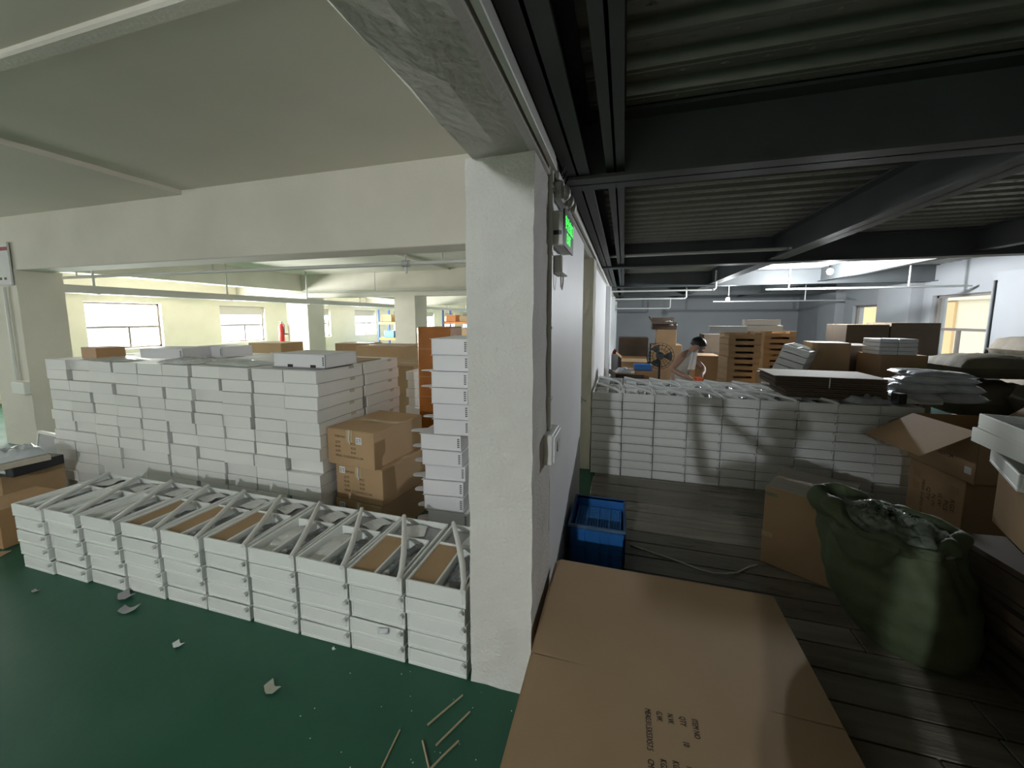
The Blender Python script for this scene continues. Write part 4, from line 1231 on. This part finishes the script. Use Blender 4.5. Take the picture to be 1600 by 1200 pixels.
tag(BX(0, .30, 0, .25, 0, .10).build('blue_bin', 'blue', loc=(.19, 7.0, .80), bevel=.01), 'small blue bin on the carton before the fan', 'bin')
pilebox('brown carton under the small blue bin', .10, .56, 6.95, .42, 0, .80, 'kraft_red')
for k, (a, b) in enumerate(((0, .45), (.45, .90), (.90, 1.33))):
    pilebox('dark far carton behind the worker head, %s of three' % ['lowest', 'middle', 'topmost'][k], 1.83, 2.25, 10.0, .6, a, b, 'kraft_shaded')
for k, (a, b) in enumerate(((0, .50), (.50, 1.0))):
    pilebox('brown carton behind the worker arm, %s of two' % ['lower', 'upper'][k], 1.34, 1.76, 8.0, .6, a, b, 'kraft_red')
# tower of nested shallow carton trays
TRK = None
def shallow():
    mb = MB(); w_, d_, h_ = .46, .5, .098
    mb.box(0, w_, 0, d_, 0, .005).box(0, .005, 0, d_, 0, h_).box(w_ - .005, w_, 0, d_, 0, h_).box(.005, w_ - .005, d_ - .005, d_, 0, h_)
    mb.box(.005, .10, 0, .005, 0, h_).box(w_ - .10, w_ - .005, 0, .005, 0, h_).box(.10, w_ - .10, 0, .005, 0, h_ * .66)
    return mb.mesh('shallow_carton', 'kraft')
SH = shallow()
rnd = random.Random(77)
for k in range(15):
    o = link('shallow_carton', SH, None, (1.61 + rnd.uniform(-.008, .008), 6.8 + rnd.uniform(-.01, .01), k * .099), R(3))
    tag(o, 'notched shallow brown carton in the tower beside the worker, %s up' % (ORD + ['fifteenth'])[k + 1], 'carton', 'shallow cartons in the tower beside the worker')
for k in range(15):
    o = link('shallow_carton', SH, None, (2.34 + rnd.uniform(-.01, .01), 7.6 + rnd.uniform(-.01, .01), k * .099), R(-2))
    tag(o, 'notched shallow brown carton in the tower behind the first, %s up' % (ORD + ['fifteenth'])[k + 1], 'carton', 'shallow cartons in the rear tower')
tag(link('white_carton', CT, None, (1.86, 6.86, 15 * .099), R(80)), 'white carton lying on the notched tower beside the worker', 'carton')
bpy.context.view_layer.update()
tag(link('white_carton', CT, None, (2.60, 7.7, 15 * .099), R(86)), 'white carton lying on the rear tower, lower of two', 'carton')
tag(link('white_carton', CT, None, (2.58, 7.72, 15 * .099 + .1008), R(82)), 'white carton lying on the rear tower, upper of two', 'carton')
# slanting white trays leaning beside the tower
pilebox('brown carton under the slanting white trays', 1.92, 2.36, 6.0, .5, 0, .93)
for k in range(4):
    o = link('foam_tray', TRAY, None, (2.12 + .028 * k, 6.0 - .01 * k, .965 + k * .088), 0)
    o.rotation_euler = (0, R(17), R(-32))
    tag(o, 'white tray slanting on the brown carton beyond the dark bundles, %s up' % ORD[k + 1], 'foam tray', 'slanting white trays')
pilebox('big pale carton right of the slanting trays', 2.53, 2.96, 6.30, .45, 0, 1.37, 'kraft', R(-8), False)
for k, (a, b) in enumerate(((0, .44), (.44, .88), (.88, 1.32))):
    pilebox('dark carton behind the big pale one, %s of three' % ['lowest', 'middle', 'topmost'][k], 2.96, 3.50, 6.6, .6, a, b, 'kraft_shaded')
ii = 0
for q, (xa, xb) in enumerate(((3.70, 4.30), (4.32, 4.98))):
    for k, (a, b) in enumerate(((0, .55), (.55, 1.10), (1.10, 1.60))):
        pilebox('dark brown carton before the windows, %s of the %s column' % (['lowest', 'middle', 'topmost'][k], ['first', 'second'][q]), xa, xb, 8.0, .7, a, b + (.03 if q else 0) * (k == 2), 'kraft_shaded')
pilebox('beige carton with a notched rim under the white paper', 3.17, 3.66, 6.0, .5, 0, 1.24, 'kraft', R(2), False)
t = thing('paper_bundle', 'wrapped bundle of white paper strips on the beige carton', 'bundle', (3.15, 6.02, 1.24), R(2))
for q in range(4):
    for e in range(2):
        MB().box(e * .205, .2 + e * .205, 0, .34, q * .052, q * .052 + .048).build('paper_stack', 'label', t, bevel=.006)
MB().box(-.004, .412, -.004, .345, .05, .055).build('strap', 'poly', t)
tag(MB().tube([(0, 0, 0), (0, 0, .05)], [.05, .05], 14).build('tape_roll', 'label', loc=(2.84, 5.25, .924)), 'white tape roll with red rim on a dark carton', 'tape')
t = bpy.data.objects['tape_roll']
MB().tube([(0, 0, .05), (0, 0, .062)], [.052, .045], 14).build('rim', 'red', t)
pilebox('dark brown carton under the white tape roll', 2.55, 3.10, 5.15, .5, 0, .924, 'kraft_shaded')
# textile bales
BL = [(3.75, 5.75, 0, .95, .7, .5, 'bale', 'lowest of the front pile'), (3.75, 5.72, .53, .95, .7, .42, 'bale', 'middle of the front pile'), (3.78, 5.75, 1.0, 1.0, .66, .28, 'bale', 'topmost of the front pile'),
      (4.85, 6.1, 0, .9, .8, .56, 'bale', 'lowest of the rear pile'), (4.82, 6.1, .60, .95, .8, .48, 'bale_pale', 'middle of the rear pile'), (4.80, 6.15, 1.11, 1.1, .8, .40, 'bale_pale', 'topmost of the rear pile'),
      (3.98, 5.0, 0, .8, .6, .58, 'bale', 'lower one by the aisle'), (4.0, 5.0, .62, .8, .6, .46, 'bale', 'upper one by the aisle')]
for i, (x, yy, z, a, b, h_, m_, lb) in enumerate(BL):
    pillow('textile_bale', 'olive woven textile bale by the windows, ' + lb, 'bale', (x + .45, yy + .2, z), a, b, h_, m_, 60 + i, R(2), 'woven bales stacked by the windows', 16, .16)
# white cabinet with red bucket by the divider wall
t = thing('cabinet', 'narrow white cabinet against the divider wall', 'cabinet', (-.262, 9.4, 0))
MB().box(0, .14, 0, .5, 0, .86).build('body', 'panel', t, bevel=.004)
MB().box(.14, .146, .02, .48, .04, .82).build('door', 'pvc', t)
MB().tube([(.15, .42, .4), (.15, .42, .5)], .006, 6).build('handle', 'galv', t)
t = thing('red_bell', 'small red bell standing on the narrow white cabinet', 'bell', (-.19, 9.55, .86))
MB().tube([(0, 0, 0), (0, 0, .05), (0, 0, .09), (0, 0, .11)], [.06, .055, .03, .012], 12).build('dome', 'red', t)
MB().tube([(0, 0, .11), (0, 0, .13)], .008, 6).build('knob', 'galv', t)

# ------------------------------------------------------------------ litter on the green floor
for i, (a, b) in enumerate((((-.83, 1.08), (-.84, 1.23)), ((-.74, 1.28), (-.65, 1.44)), ((-.67, 1.22), (-.59, 1.38)), ((-.73, 1.22), (-.64, 1.12)), ((-.66, 1.12), (-.59, 1.26)))):
    nmx = ['nearest the middle of the floor', 'beside the tray stack corner', 'beside the pillar foot', 'crossing under its neighbour', 'closest to the cardboard pile'][i]
    tag(MB().tube([(a[0], a[1], .0045 + .004 * (i == 4)), ((a[0] + b[0]) / 2, (a[1] + b[1]) / 2, .0048 + .004 * (i == 4)), (b[0], b[1], .0045)], .0042, 6).build('bamboo_stick', 'twig'), 'thin tan stick on the green floor, ' + nmx, 'stick', 'tan sticks on the green floor')
def scrap(label, x, yy, s, m, seed):
    r_ = random.Random(seed)
    rows = [[(s * (i / 5 - .5), s * .55 * (j / 3 - .5) + s * .35 * abs(i / 5 - .5), .002 + s * .28 * abs(i / 5 - .5) + r_.uniform(0, .05) * s) for i in range(6)] for j in range(4)]
    tag(MB().grid(rows).build('scrap', m, loc=(x, yy, .001), rz=r_.uniform(-.5, .5)), label, 'scrap')
scrap('curled pale leaf-like scrap on the green floor', -1.51, 1.215, .075, 'leaf', 1)
scrap('white plastic sliver on the open green floor', -2.19, 1.27, .055, 'label', 2)
scrap('dark strip of film at the foot of the trays', -2.89, 1.43, .10, 'greyplate', 3)
scrap('grey film strip lying off the trays', -2.73, 1.36, .09, 'greyplate', 4)
scrap('small dark scrap far along the green floor', -3.49, 1.31, .04, 'greyplate', 5)
scrap('white crumb by the seventh stack', -1.39, 1.48, .022, 'label', 6)
r_ = random.Random(6)
mb = MB()
for q in range(30):
    x, yy, s_ = r_.uniform(-1.3, -.4), r_.uniform(1.0, 1.49), r_.uniform(.0008, .002)
    mb.box(x - s_, x + s_, yy - s_, yy + s_, .0005, .0005 + s_)
o = mb.build('foam_crumbs', 'foam')
tag(o, 'scattered white foam crumbs on the green floor by the pillar', 'crumbs', kind='stuff')
